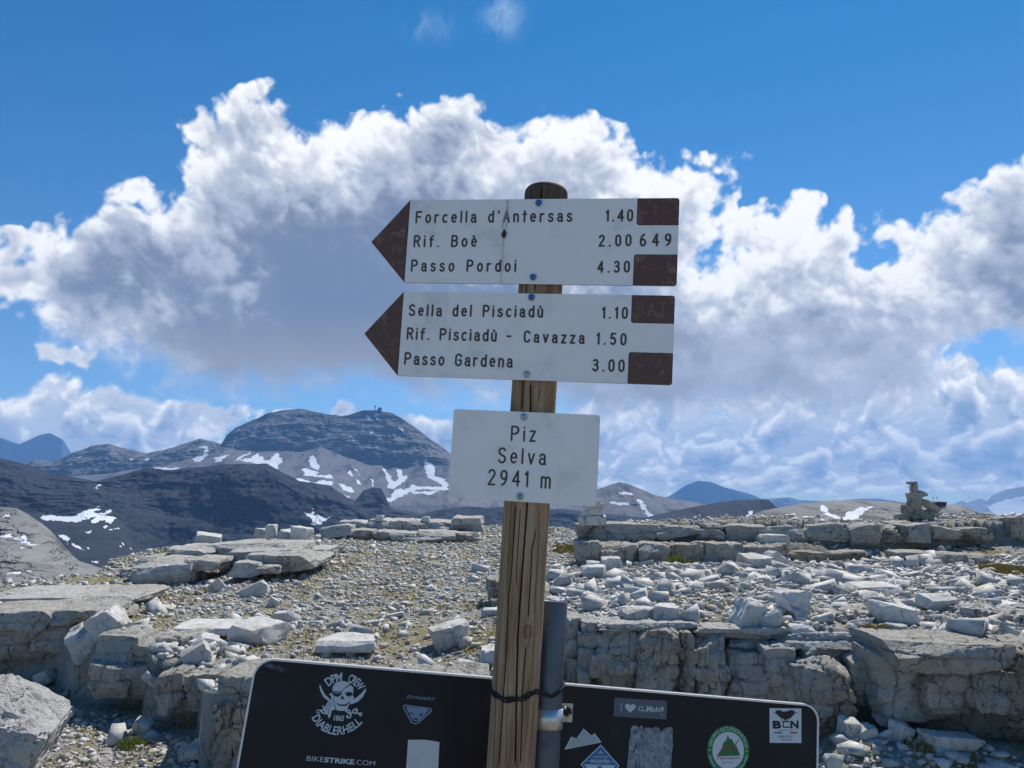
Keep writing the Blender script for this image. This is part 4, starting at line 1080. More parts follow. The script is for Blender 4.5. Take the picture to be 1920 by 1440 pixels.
def cat_head(b):
    o = [(1275, 583), (1590, 625), (1602, 645), (1592, 670), (1440, 808), (1405, 820), (1365, 810), (1345, 795), (1252, 620), (1255, 592)]
    i = [(1282, 597), (1578, 637), (1584, 650), (1434, 795), (1405, 804), (1372, 797), (1358, 785), (1268, 618), (1268, 603)]
    b.poly(L(Z7, o), T_, [L(Z7, i)], 0)
    b.poly(L(Z7, [(1288, 605), (1350, 612), (1420, 618), (1500, 625), (1570, 645), (1530, 680), (1508, 715), (1480, 740), (1460, 775), (1405, 785), (1365, 770), (1345, 740), (1330, 690), (1305, 660)]), T_, mi=1)
    for q in ([(1330, 672), (1360, 678), (1382, 700), (1350, 698)], [(1495, 690), (1462, 692), (1432, 712), (1475, 715)], [(1375, 742), (1440, 748), (1425, 765), (1408, 770), (1390, 762)], [(1334, 720), (1358, 748), (1350, 765)], [(1488, 736), (1455, 758), (1460, 772)]):
        b.poly(L(Z7, q), T_ + U_, mi=2)
sticker('cat', 'triangular wild cat head sticker', cat_head, [M_pale2, M_pale2, M_ink])
sticker('word', 'slanted lettering sticker above the cat head', lambda b: print_line(b, 'DYNAFIT', Z7((1290, 505)), Z7((1640, 540)), 6.0, T_, shear=0.45, bold=0.012), [M_pale2])
def bike(b):
    print_line(b, 'BIKE', Z7((92, 1256)), Z7((295, 1272)), 9.2, T_, bold=-0.004)
    print_line(b, 'STRIKE', Z7((303, 1272)), Z7((662, 1300)), 9.4, T_, bold=0.035)
    print_line(b, '.COM', Z7((668, 1300)), Z7((912, 1318)), 9.2, T_, bold=-0.004)
sticker('word', 'wide web address lettering along the lower left', bike, [M_pale])
def blank(b):
    y_ = lambda x, y: FB.uv(x, y)
    top = [y_(765.2, 1387.2), y_(780, 1386.8), y_(797, 1387.2), y_(812, 1389), y_(824, 1391.5)]
    b.poly([y_(758, 1500)] + [y_(761.5, 1440)] + top + [y_(821, 1450), y_(818, 1500)], T_)
sticker('blank', 'blank pale rectangular sticker', blank, [M_litt])

def climbing(b):
    b.poly(L(Z1, [(980, 155), (1840, 212), (1828, 515), (960, 462)]), T_, mi=0)
    b.stroke(L(Z1, [(1090, 265), (1086, 365)]), 0.0015, T_ + U_, 1)
    h = []
    for t in np.linspace(0, math.tau, 28, endpoint=False):
        hx, hy = 16 * math.sin(t) ** 3, 13 * math.cos(t) - 5 * math.cos(2 * t) - 2 * math.cos(3 * t) - math.cos(4 * t)
        h.append((1235 + hx * 5.5 + hy * 0.2, 322 - hy * 5.2 + hx * 0.3))
    b.poly(L(Z1, h), T_ + U_, mi=1)
    x = 1362
    for ch, w_, h_, dy in (('C', 62, 9, 0), ('L', 44, 8.5, 3), ('I', 10, 7, 8), ('M', 66, 11, 8), ('b', 50, 10, 6), ('I', 10, 8, 8), ('N', 58, 9.5, 8), ('g', 52, 12, 26)):
        yb = 372 + (x - 1362) * 0.04 + dy
        print_line(b, ch, Z1((x, yb)), Z1((x + w_, yb + 3)), h_, T_ + U_, 1, bold=0.02); x += w_ + 9
    b.stroke(L(Z1, [(1570, 420), (1640, 440), (1730, 462)]), 0.0006, T_ + U_, 2)
sticker('climb', 'frosted rectangular sticker with a heart', climbing, [M_clear, M_pale, M_ink])
def silhouette(b):
    o = [(160, 1008), (268, 795), (362, 820), (470, 662), (598, 772), (655, 740), (765, 888)]
    b.poly(L(Z1, o), T_, mi=1); c = np.mean(o, 0) + [0, 25]
    b.poly([FB.uv(*Z1(p_)) for p_ in [tuple(c + (np.array(p) - c) * 0.87) for p in o]], T_ + U_, mi=0)
sticker('silhouette', 'silver sticker cut as a jagged mountain outline', silhouette, [simple('silver film', (0.36, 0.43, 0.50), 0.35, wear=0.4, wscale=40, wcol=(0.46, 0.52, 0.58)), M_pale])
def diamond(b):
    o = [(755, 925), (1060, 1275), (755, 1625), (420, 1250)]; c = np.mean(o, 0)
    b.poly(L(Z1, o), T_, mi=1); b.poly(L(Z1, [tuple(c + (np.array(p) - c) * 0.93) for p in o]), T_ + U_, mi=0)
    n = T_ + 2 * U_
    b.poly(L(Z1, [(478, 1246), (1000, 1262), (930, 1345), (560, 1345)]), n, mi=2)
    b.poly(L(Z1, [(705, 1276), (770, 1278), (765, 1360), (700, 1360)]), n + U_, mi=0)
    for x in (718, 750, 782):
        hgt = 62 if x == 750 else 28
        b.poly(L(Z1, [(x - 17, 1060), (x + 17, 1061), (x + 5, 1060 - hgt * 0.5), (x, 1060 - hgt), (x - 5, 1060 - hgt * 0.5)]), n, mi=1)
    print_line(b, 'MOUNTEX', Z1((588, 1222)), Z1((898, 1230)), 6.6, n, 1, bold=0.03)
    print_line(b, 'ADVENTURES', Z1((618, 1142)), Z1((880, 1146)), 3.6, n, 2, bold=0.01)
    for x in range(672, 822, 19): b.stroke(L(Z1, [(x, 1091), (x + 11, 1091)]), 0.0006, n, 2, caps=False)
    for q in ([(540, 1190), (565, 1192)], [(925, 1203), (948, 1204)]): b.stroke(L(Z1, q), 0.0012, n, 1)
sticker('diamond', 'blue diamond shaped sticker with pale edge', diamond, [M_blue, M_pale, M_pale])
m_, t_m, b_m = newmat('torn sticker film')
vv = ocoord(t_m); na = noise(t_m, vv, 95.0, 5, 0.7); nv = voro(t_m, vv, 160.0)
lk(t_m, X(t_m, mixc(t_m, (na.smooth(0.4, 0.65) * 0.7 + nv.smooth(0.2, 0.6) * 0.3), (0.10, 0.125, 0.16), (0.32, 0.37, 0.43))), b_m.inputs['Base Color']); b_m.inputs['Roughness'].default_value = 0.6
def torn(b):
    o = [(1180, 1340), (1195, 1150), (1215, 1000), (1215, 860), (1240, 780), (1242, 670), (1265, 625), (1310, 610), (1380, 640), (1425, 612), (1445, 640), (1452, 712), (1480, 645), (1560, 650), (1600, 660), (1650, 635), (1720, 665), (1742, 718), (1790, 665), (1840, 640), (1915, 640)]
    o += [(1935, 700), (1925, 780), (1935, 900), (1918, 1060), (1905, 1200), (1905, 1500), (1670, 1500), (1660, 1200), (1645, 1500), (1440, 1500), (1400, 1300), (1388, 1150), (1375, 1500), (1345, 1500), (1335, 1120), (1325, 1500), (1180, 1500)]
    hl = [[(1290, 670), (1300, 715), (1325, 755), (1330, 730), (1310, 700)], [(1325, 900), (1338, 920), (1315, 1010), (1300, 1075), (1292, 1060), (1308, 980)], [(1488, 715), (1502, 730), (1492, 765)], [(1472, 1070), (1484, 1085), (1476, 1115), (1462, 1100)], [(1565, 755), (1578, 765), (1570, 792)]]
    b.poly(L(Z1, o), T_, [L(Z1, h) for h in hl], 0)
sticker('torn', 'torn grey remains of a large sticker', torn, [m_])
def green(b):
    c = FB.uv(*Z2((522, 775))); rx = abs(FB.uv(*Z2((838, 790)))[0] - c[0]); 
    circ = lambda r_, n_=44: [(c[0] + r_ * math.cos(t), c[1] + r_ * math.sin(t)) for t in np.linspace(0, math.tau, n_, endpoint=False)]
    b.poly(circ(rx), T_, mi=0); b.poly(circ(rx * 0.745), T_ + U_, mi=1)
    n = T_ + 2 * U_
    print_arc(b, 'GRUPPO ESCURSIONISTICO', c, rx * 0.80, 172, 10, rx * 0.15, T_ + U_, 2, bold=0.01)
    print_arc(b, 'www.montagnaviva.net', c, rx * 0.945, 195, 352, rx * 0.13, T_ + U_, 2, inside=True, bold=0.01)
    for a_ in (182, 1):
        q = (c[0] + rx * 0.87 * math.cos(R(a_)), c[1] + rx * 0.87 * math.sin(R(a_))); b.poly([(q[0] + 0.0018 * math.cos(t), q[1] + 0.0018 * math.sin(t)) for t in np.linspace(0, math.tau, 10, endpoint=False)], T_ + U_ * 1.5, mi=2)
    b.poly(L(Z2, [(405, 862), (440, 740), (400, 800), (355, 860), (430, 730), (448, 660), (490, 620), (512, 545), (545, 605), (575, 605), (620, 680), (650, 720), (700, 855)]), n, mi=0) if False else b.poly(L(Z2, [(352, 862), (432, 728), (448, 660), (490, 620), (512, 545), (545, 605), (575, 605), (620, 690), (648, 716), (702, 855)]), n, mi=0)
    b.stroke(L(Z2, [(362, 900), (465, 722), (480, 700), (492, 752), (548, 705), (560, 800), (682, 608)]), 0.0016, n + U_, 4, caps=True)
    print_line(b, 'MONTAGNA VIVA', Z2((405, 910)), Z2((698, 905)), 3.8, n, 4, bold=0.02)
    for x in list(range(428, 545, 17)) + [562, 580, 597]: b.stroke(L(Z2, [(x, 952), (x + 10, 953)]), 0.0016, n, 3, caps=False)
sticker('green', 'round green and white sticker with a red zigzag', green, [M_grn, M_litt, M_grnl, M_clear, M_red])
def eagle(b):
    b.poly(L(Z2, [(1142, 142), (1618, 148), (1620, 665), (1143, 662)]), T_, mi=0)
    n = T_ + U_
    wing = [(1385, 330), (1350, 300), (1310, 310), (1325, 290), (1275, 275), (1290, 262), (1240, 240), (1262, 232), (1190, 205), (1240, 205), (1225, 180), (1290, 170), (1345, 195), (1375, 188), (1400, 190), (1450, 172), (1520, 178), (1510, 205), (1572, 205), (1500, 232), (1520, 242), (1470, 262), (1490, 278), (1440, 290), (1450, 312), (1410, 302)]
    b.poly(L(Z2, wing), n, mi=1)
    for x in (1330, 1360, 1400, 1430): b.stroke(L(Z2, [(x, 290), (x + (1385 - x) * -0.1, 345)]), 0.0006, n, 1)
    print_line(b, 'B', Z2((1188, 440)), Z2((1318, 441)), 14, n, 1, bold=0.06)
    b.stroke(L(Z2, [(1430, 345), (1345, 342), (1345, 425), (1440, 428)]), 0.0026, n, 1)
    print_line(b, 'N', Z2((1455, 440)), Z2((1580, 440)), 14, n, 1, bold=0.05)
    for x in list(range(1264, 1415, 17)) + [1440, 1462, 1484]: b.stroke(L(Z2, [(x, 475), (x + 11, 475)]), 0.0011, n, 1, caps=False)
    b.poly(L(Z2, [(1208, 502), (1328, 502), (1328, 522), (1208, 522)]), n, mi=2); b.poly(L(Z2, [(1445, 502), (1560, 502), (1560, 522), (1445, 522)]), n, mi=3)
    print_line(b, 'OPERATORE', Z2((1268, 582)), Z2((1492, 582)), 3.6, n, 1); print_line(b, 'LOLLITOH', Z2((1305, 628)), Z2((1470, 628)), 3.6, n, 1)
sticker('eagle', 'white sticker with a spread eagle in the corner', eagle, [M_litt, M_ink, simple('flag green', (0.03, 0.13, 0.09), 0.5), M_red])
# pale smear at the panel's corner
def smear(b):
    for i, (x, y, w_, h_) in enumerate(((516, 1250, 20, 5.5), (508, 1248, 9, 4.0), (528, 1256, 16, 3.4))):
        b.poly([FB.uv(x + w_ * math.cos(t) * (1 + 0.15 * math.sin(3 * t)), y + h_ * math.sin(t) + w_ * 0.2 * math.cos(t)) for t in np.linspace(math.tau, 0, 18, endpoint=False)], T_ * (0.6 + 0.2 * i))
sm, st_, sb_ = newmat('faint smear')
tr_ = st_.nodes.new('ShaderNodeBsdfTransparent'); mx_ = st_.nodes.new('ShaderNodeMixShader'); sb_.inputs['Base Color'].default_value = (0.16, 0.20, 0.26, 1)
lk(st_, noise(st_, ocoord(st_), 60.0, 5, 0.7).smooth(0.40, 0.72, 0, 0.75), mx_.inputs[0]); st_.links.new(tr_.outputs[0], mx_.inputs[1]); st_.links.new(sb_.outputs[0], mx_.inputs[2])
st_.links.new(mx_.outputs[0], st_.nodes['Material Output'].inputs[0])
bg_ = Bag(FB); smear(bg_); bg_.build('smear', [sm], PANEL)

# ---- black cord round post and pole
M_cord = simple('black cord', (0.014, 0.012, 0.014), 0.7)
RADP = 0.0388 + 0.002
def post_c(v): return FS.P(0.0112 + 0.0085 * v, v, -(0.0392 + 0.004))
cv = FS.uv(962, 1303)[1]
def cord_path(dv, ex, ph):
    pts = []
    c0 = post_c(cv); c1 = ptop + pdir * (((ap(1030, 1290, 1.43)) - ptop) @ pdir)
    # wrap: left side of the post, front with a dip, out to the pole's right side, round its back
    for t in np.linspace(math.pi * 1.02, math.pi * 1.86, 22):
        r_ = RADP + 0.0012 + ex
        dip = -0.013 * math.sin((t - math.pi) / (0.86 * math.pi) * math.pi) + 0.004
        pts.append(c0 + FS.u * r_ * math.cos(t) - FS.n * r_ * math.sin(t) * 1.0 + FS.v * (dip + dv + 0.0015 * math.sin(t * 9 + ph)))
    for t in np.linspace(-1.15, 2.2, 22):
        q = c1 + (FS.u * math.cos(t) - FS.n * math.sin(t)) * (RP + 0.0018 + ex) + FS.v * (dv * 0.6 - 0.004 + 0.016 * min(1, (t + 1.15) / 1.2))
        pts.append(q)
    # behind both, back to the start
    a_ = pts[-1]; b2_ = c0 + FS.u * -RADP * 0.98 - FS.n * 0.012 + FS.v * dv
    m2 = c0 - FS.n * (RADP + 0.006) + FS.v * dv
    for s_ in np.linspace(0, 1, 10)[1:]: pts.append((1 - s_) ** 2 * a_ + 2 * s_ * (1 - s_) * m2 + s_ ** 2 * b2_)
    return pts
cps = [(tube('', cord_path(dv, ex, ph), 0.0014, None, 8), 0) for dv, ex, ph in ((0.0, 0.0, 0), (-0.003, 0.0006, 1.5), (0.0028, 0.0003, 3))]
kn2 = [post_c(cv) + FS.n * (RADP + 0.003) + FS.u * du + FS.v * dvv for du, dvv in ((-0.006, -0.008), (-0.001, -0.011), (0.004, -0.009), (0.001, -0.006))]
cps.append((tube('', kn2, 0.0030, None, 8, taper=[0.4, 1, 1, 0.5]), 0))
co_ = join_tubes('cord', cps, [M_cord], tuple(post_c(cv)))
tag(co_, 'thin black cord lashing the wooden post to the metal pole', 'cord')
# ------------------------------------------------------------------ the rocky plateau
EDGE_F = np.array([(-700, 7.5), (-200, 7.2), (0, 6.8), (130, 6.75), (150, 6.5), (168, 6.05), (296, 5.95), (303, 5.5), (398, 5.4), (404, 4.55), (470, 4.4), (700, 4.3), (900, 4.7), (1000, 5.3), (1060, 5.75), (1125, 5.55), (1300, 5.4), (1500, 5.15), (1700, 4.95), (1920, 4.65), (2600, 4.3)])
EDGE_B = np.array([(-700, 8.6), (0, 9.2), (195, 9.9), (225, 11.5), (300, 12.5), (450, 14.0), (600, 16.5), (900, 20.5), (1060, 19.5), (1078, 18.0), (1092, 11.4), (1640, 11.2), (1700, 12.5), (1880, 12.0), (2600, 12.0)])
UC = np.array([(-600, 8, .45), (-300, 7, .46), (0, 7, .48), (0, 9.3, .50), (200, 7.2, .38), (200, 9.8, .46), (170, 6.4, .40), (230, 6.2, .42), (350, 6.0, .35), (360, 5.5, .27), (430, 4.6, .43), (500, 5.0, .33), (500, 6, .31), (500, 8, .34), (800, 4.6, .30), (800, 6, .30), (800, 9, .33), (300, 9.7, .36), (420, 9.8, .37),
               (350, 12, .52), (450, 13, .58), (600, 12, .41), (600, 16, .52), (900, 13, .40), (900, 20, .50), (750, 17, .46), (940, 8, .42), (950, 11, .42), (1000, 6.2, .50), (1060, 7, .61), (1060, 9.3, .60), (1062, 13, .50), (1050, 18, .50), (1150, 6, .62), (1200, 9, .65), (1500, 5.6, .62), (1500, 9, .66), (1920, 5, .63), (1920, 8, .68), (2300, 6, .64), (2300, 12, .72), (1500, 12, .70), (1920, 12, .76), (1700, 10.5, .70), (1250, 10.5, .66)])
def w_xy(px, d): return (px - 960) / FOC * d / 1.0 * 1.0, d
_a = np.array([(p - 960) / FOC * d for p, d, z in UC]); _b = UC[:, 1]
def _ker(dx, dy): return np.sqrt(dx * dx + dy * dy + 0.02)
_K = _ker(_a[:, None] - _a[None], _b[:, None] - _b[None])
_M = np.block([[_K + np.eye(len(UC)) * 0.01, np.ones((len(UC), 1))], [np.ones((1, len(UC))), np.zeros((1, 1))]])
_W = np.linalg.solve(_M, np.concatenate([UC[:, 2], [0]]))
WALL1, WALL2 = 9.42, 10.02
def plateau(x, y):
    """height of the ground at world x, y"""
    x = np.asarray(x, float); y = np.asarray(y, float)
    az = np.arctan2(x, y); r = np.hypot(x, y)
    ca = np.cos(np.clip(az, -0.85, 0.85)); d = r * ca
    px = 960 + FOC * np.tan(np.clip(az, -0.85, 0.85))
    X0, Y0 = np.clip((px - 960) / FOC * d, -16, 16), np.clip(d, 3.5, 24)
    U = np.zeros(x.shape) + _W[-1]
    for k in range(len(UC)): U += _W[k] * _ker(X0 - _a[k], Y0 - _b[k])
    U = np.clip(U, 0.2, 0.85)
    q = np.stack([x.ravel(), y.ravel(), 0 * x.ravel()], 1)
    nz = fbm(q * 0.9, 4).reshape(x.shape); nf = fbm(q * 5, 4, 0.6).reshape(x.shape)
    m = sstep(px, 1084, 1094)
    w1 = WALL1 + np.interp(px, [1085, 1300, 1480, 1700, 2600], [0, 0.05, 0.3, 0.5, 0.6]); w2 = WALL2 + np.interp(px, [1085, 1600, 1900, 2600], [0, 0.1, 0.5, 0.6])
    U = U + m * (0.19 * sstep(d, w1, w1 + 0.12) * (1 - 0.7 * sstep(px, 1480, 1600)) + 0.25 * sstep(d, w2, w2 + 0.12) * (1 + .25 * sstep(px, 1480, 1600)) )
    e = np.interp(px, EDGE_F[:, 0], EDGE_F[:, 1]) + nz * 0.05
    back = sstep(np.abs(az), 0.95, 1.5)
    k = sstep(d - e, 0.24, 0.40) * (1 - back)
    low = -0.06 + nz * 0.05 + 0.13 * sstep(px, 1480, 1560) * sstep(d, 4.35, 4.85)
    h = low * (1 - k) + U * k
    b = np.interp(px, EDGE_B[:, 0], EDGE_B[:, 1]) + nz * 0.3
    over = np.maximum(d - b, 0)
    h = h - over * 0.35 - np.maximum(over - 1.0, 0) * 1.6
    return h + nf * 0.018 + nz * 0.02

azs = np.concatenate([np.linspace(-math.pi, -0.80, 60)[:-1], np.linspace(-0.80, 0.80, 560), np.linspace(0.80, math.pi, 60)[1:]])
rs = np.concatenate([[0.0, 0.6, 1.5, 2.5], np.geomspace(3.3, 26, 300), np.geomspace(27, 70, 14)])
Aa, Rr_ = np.meshgrid(azs, rs)
gx, gy = np.sin(Aa) * Rr_, np.cos(Aa) * Rr_
gz = plateau(gx, gy)
far = np.maximum(Rr_ - 26, 0); gz = np.maximum(gz - far * 0.4, -60)
H, Wd = Aa.shape
i = np.arange((H - 1) * (Wd - 1)); r, c = i // (Wd - 1), i % (Wd - 1); v = r * Wd + c

def rock_shader(name, light, dark, tan, moss=0.0, scale=1.0, stone=True, bmp=1.0):
    m, t, b = newmat(name)
    P = ocoord(t) if not stone else None
    g = t.nodes.new('ShaderNodeNewGeometry'); P = g.outputs['Position']
    oi = t.nodes.new('ShaderNodeObjectInfo'); rnd = X(t, oi.outputs['Random']); tone = X(t, attr(t, 'tone').outputs['Fac'])
    n_big = noise(t, P, 1.6 * scale, 4, 0.6); n_mid = noise(t, P, 9 * scale, 6, 0.65); n_fine = noise(t, P, 55 * scale, 6, 0.7)
    v = voro(t, vmath(t, 'ADD', vmath(t, 'MULTIPLY', P, (1.0, 1.0, 0.55)), vmath(t, 'SCALE', noise(t, P, 7, 4, 0.65, out=1).k, scale=0.16)), 5.0 * scale, 'DISTANCE_TO_EDGE')
    pits = voro(t, P, 38 * scale)
    rv = (rnd * 7.31 + tone * 3.7)._m('FRACT')
    col = mixc(t, n_mid.smooth(0.36, 0.66), light, tuple(0.78 * a for a in light))
    col = mixc(t, (n_big.smooth(0.45, 0.68) * 0.75), col, tan)
    col = mixc(t, (n_fine.smooth(0.52, 0.74) * 0.55), col, dark)
    col = mixc(t, rv * 0.35, col, tuple(0.62 * a for a in light))
    lich = noise(t, P, 26 * scale, 5, 0.72)
    col = mixc(t, lich.smooth(0.56, 0.68) * (0.75 if scale < 1.5 else 0.35), col, dark)
    crk = v.smooth(0.0, 0.022, 1.0, 0.0) * n_big.smooth(0.44, 0.56)
    col = mixc(t, crk * 0.85, col, tuple(0.18 * a for a in light))
    if moss:
        nm = noise(t, P, 1.9, 6, 0.7); nm2 = noise(t, P, 22, 4, 0.7)
        gn = X(t, t.nodes.new('ShaderNodeSeparateXYZ').outputs[2]); t.links.new(g.outputs['True Normal'], gn.k.node.inputs[0])
        mk = gn.smooth(0.6, 0.9) * (nm + (nm2 - 0.5) * 0.6).smooth(0.47, 0.60) * moss
        col = mixc(t, mk, col, mixc(t, nm2.smooth(0.4, 0.6), (0.20, 0.21, 0.05), (0.27, 0.20, 0.075)))
    lk(t, X(t, col), b.inputs['Base Color']); b.inputs['Roughness'].default_value = 0.88; b.inputs['Specular IOR Level'].default_value = 0.25
    h = n_mid * 0.9 + n_fine * 0.42 - pits.smooth(0.0, 0.35, 0.16, 0.0) - crk * 0.5 + n_big * 0.8
    bump(t, b, h + lich * 0.5, 1.0 * bmp, 0.05 / scale)
    return m
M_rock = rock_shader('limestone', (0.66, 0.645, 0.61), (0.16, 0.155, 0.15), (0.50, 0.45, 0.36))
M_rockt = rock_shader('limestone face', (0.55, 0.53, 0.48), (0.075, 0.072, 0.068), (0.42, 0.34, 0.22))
M_stone = rock_shader('limestone shards', (0.72, 0.71, 0.68), (0.30, 0.295, 0.29), (0.56, 0.52, 0.44), scale=2.2, bmp=0.7)
M_grav = rock_shader('gravel ground', (0.42, 0.41, 0.38), (0.07, 0.065, 0.058), (0.27, 0.235, 0.17), moss=0.9, stone=False, scale=1.6)
ground = mesh_np('ground', np.stack([gx.ravel(), gy.ravel(), gz.ravel()], 1), np.stack([v, v + 1, v + Wd + 1, v + Wd], 1)[:, ::-1], M_grav)
ground['kind'] = 'structure'; ground['label'] = 'gravelly summit plateau'

# ---- rocks
_cs = {}
def cube_sphere(res):
    if res in _cs: return _cs[res]
    t = np.linspace(-1, 1, res + 1); a, b = np.meshgrid(t, t, indexing='ij'); a, b = a.ravel(), b.ravel(); o = np.ones_like(a)
    P, F = [], []; n = res + 1
    i = np.arange(res * res); r, c = i // res, i % res; q = np.stack([r * n + c, (r + 1) * n + c, (r + 1) * n + c + 1, r * n + c + 1], 1)
    for k, (x, y, z) in enumerate(((a, b, o), (b, a, -o), (o, a, b), (-o, b, a), (b, o, a), (a, -o, b))):
        F.append(q + len(P) * len(a)); P.append(np.stack([x, y, z], 1))
    P = np.concatenate(P); F = np.concatenate(F)
    key = np.round(P * 4096).astype(np.int64); _, idx, inv = np.unique(key, axis=0, return_index=True, return_inverse=True)
    _cs[res] = (P[idx], inv.ravel()[F]); return _cs[res]
def rock_pts(w, dp, h, res, seed, box=0.82, cuts=7, rough=1.0, layer=0.0, taper=0.0, chips=18, strata=0.0):
    """a weathered rock of size w x dp x h centred on the origin"""
    rg = np.random.default_rng(seed)
    P, F = cube_sphere(res); P = P.copy()
    k = 2 + 12 * box
    nrm = (np.abs(P) ** k).sum(1) ** (1 / k); p = P / nrm[:, None]
    for _ in range(cuts):
        n = rg.normal(size=3); n /= np.linalg.norm(n); cst = np.abs(n).sum() * rg.uniform(0.60, 0.86)
        over = p @ n - cst; m = over > 0; p[m] -= over[m, None] * n
    for j_ in range(chips):                      # slanted fracture planes across the faces
        n = rg.normal(size=3) * 0.20; n[[0, 1, 1, 2, 0, 1][j_ % 6]] += [1, -1, 1, 1, -1, -1][j_ % 6]; n /= np.linalg.norm(n); pr = p @ n; cst = pr.max() * rg.uniform(0.80, 0.97)
        over = pr - cst; m = over > 0; p[m] -= over[m, None] * n
    lo, hi = p.min(0), p.max(0); p = (p - (lo + hi) / 2) / ((hi - lo) / 2)
    if taper: p[:, :2] *= (1 - taper * (1 - p[:, 2:3]) * 0.5)
    s = np.array([w, dp, h]) / 2; p = p * s
    nn = P / np.linalg.norm(P, axis=1, keepdims=True)
    md = min(w, dp, h); q = p / max(w, h) ; off = rg.uniform(-40, 40, 3)
    d = fbm(q * 2.2 + off, 3) * 0.11 * md + fbm(p * 9 + off, 5, 0.6, billow=True) * 0.013 * rough * min(1, md / 0.25) + fbm(p * 34 + off, 3, 0.6) * 0.0042 * rough + fbm(p * 2.6 + off, 2) * 0.05 * md
    if layer:
        zz_ = p[:, 2] + fbm(p * 3 + off, 3) * 0.03
        d += layer * fbm(np.stack([p[:, 0] * 1.2, p[:, 1] * 1.2, zz_ * 26], 1) + off, 3) * (1 - np.abs(nn[:, 2]) ** 2)
    if strata:                                   # bedding: courses that stand out or are washed back
        zz_ = p[:, 2] + fbm(np.stack([p[:, 0] * 1.5, p[:, 1] * 1.5, p[:, 2] * 0.5], 1) + off, 2) * strata * 0.5
        t_ = zz_ / strata + 50; li = np.floor(t_).astype(int); fr_ = t_ - li
        side = np.clip(1.3 - np.abs(nn[:, 2]) * 1.4, 0, 1)
        offs = rg.uniform(-0.22, 0.10, 200)[li % 200] * strata + fbm(np.stack([p[:, 0] * 6, p[:, 1] * 6, li * 3.7], 1) + off, 3) * strata * 0.35
        d += side * (offs - np.exp(-(np.minimum(fr_, 1 - fr_) / 0.10) ** 2) * strata * 0.16)
    # upright joints
    jf = fbm(np.stack([p[:, 0] * 7 + fbm(p * 4 + off, 2) * 0.5, p[:, 1] * 7, p[:, 2] * 0.8], 1) + off, 2)
    d -= np.exp(-(jf / 0.045) ** 2) * 0.022 * min(1, md / 0.3) * rough
    return p + nn * d[:, None], F
def rot(p, rx, ry, rz):
    M = np.array(Euler((rx, ry, rz)).to_matrix()); return p @ M.T

_sd = [100]
def block(parent, px0, px1, yt, yb, d, depth=0.5, res=12, mat=None, name='block', tilt=(0, 0, 0), **kw):
    _sd[0] += 1
    A, B = at(px0, yt, d), at(px1, yt, d); Cc = at(px0, yb, d)
    w = B[0] - A[0]; h = A[2] - Cc[2]
    sharp = kw.pop('sharp', 26)
    res = max(7, int(res * 0.76))
    p, F = rock_pts(w * 1.03, depth, h * 1.04, res, _sd[0], **kw)
    p = rot(p, *tilt)
    c = np.array([(A[0] + B[0]) / 2, d + depth / 2, (A[2] + Cc[2]) / 2])
    if parent is not None:
        p = p + c - np.array(parent_world(parent)); o = mesh_np(name, p, F, mat or M_rock, parent=parent)
    else:
        o = mesh_np(name, p, F, mat or M_rock); o.location = c
    o.data.set_sharp_from_angle(angle=R(sharp))
    return o
def ledge(label, items, res=12, mat=None, depth=0.5, group=None, **kw):
    px = np.mean([i[0] for i in items]); d = items[0][4]
    e = empty('rock_ledge', tuple(at(px, max(i[3] for i in items), d)), label, 'rock ledge', group)
    for it in items:
        extra = dict(kw); extra.update(it[5] if len(it) > 5 else {})
        block(e, *it[:5], **{**dict(res=res, mat=mat, depth=depth), **extra})
    return e
J = lambda k: random.uniform(-k, k)

ledge('long split rock ledge in the gully beneath the flat slab', [(-90, 85, 1149, 1185, 6.80), (75, 182, 1147, 1178, 6.78), (-90, 60, 1180, 1238, 6.86), (50, 138, 1178, 1225, 6.84), (-70, 40, 1228, 1262, 6.95), (30, 112, 1218, 1252, 6.92)], 30, M_rockt, 0.9, strata=0.085, cuts=3, box=1.0)
ledge('two thin flat rock slabs at the edge above the valley', [(-60, 142, 1121, 1141, 7.75), (138, 242, 1120, 1138, 7.8)], 28, M_rock, 1.1, strata=0.05, cuts=4, box=1.0)
ledge('blocky rock step with a light flat top above the gully', [(163, 248, 1196, 1258, 6.0), (240, 300, 1206, 1254, 6.02), (292, 350, 1197, 1246, 6.05, dict(tilt=(0, 0, -0.3))), (160, 242, 1244, 1314, 5.92), (235, 300, 1248, 1306, 5.96), (340, 372, 1205, 1240, 6.15)], 28, M_rockt, 0.55, cuts=3, box=1.0, strata=0.11)
ledge('square cut rock step casting a shadow on the gravel', [(284, 348, 1264, 1342, 5.48), (342, 412, 1263, 1340, 5.46), (405, 445, 1268, 1318, 5.5)], 28, M_rockt, 0.6, cuts=2, box=1.0, strata=0.13)
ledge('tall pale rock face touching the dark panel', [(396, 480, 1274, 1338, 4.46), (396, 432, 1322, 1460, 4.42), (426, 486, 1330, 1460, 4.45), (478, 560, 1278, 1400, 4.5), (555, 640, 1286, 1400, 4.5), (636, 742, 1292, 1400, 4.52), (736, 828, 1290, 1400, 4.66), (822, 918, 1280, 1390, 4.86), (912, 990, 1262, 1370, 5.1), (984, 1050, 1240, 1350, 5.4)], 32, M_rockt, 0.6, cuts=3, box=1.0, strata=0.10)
ledge('small stacked blocks beside the metal pole', [(1040, 1068, 1160, 1208, 5.85), (1062, 1094, 1161, 1206, 5.78), (1090, 1130, 1168, 1194, 5.74), (1058, 1088, 1200, 1240, 5.74), (1084, 1128, 1188, 1222, 5.70), (1056, 1088, 1234, 1282, 5.72), (1083, 1118, 1216, 1256, 5.66), (1105, 1152, 1228, 1276, 5.58), (1082, 1112, 1250, 1300, 5.62)], 20, M_rockt, 0.4, cuts=4, box=1.0)
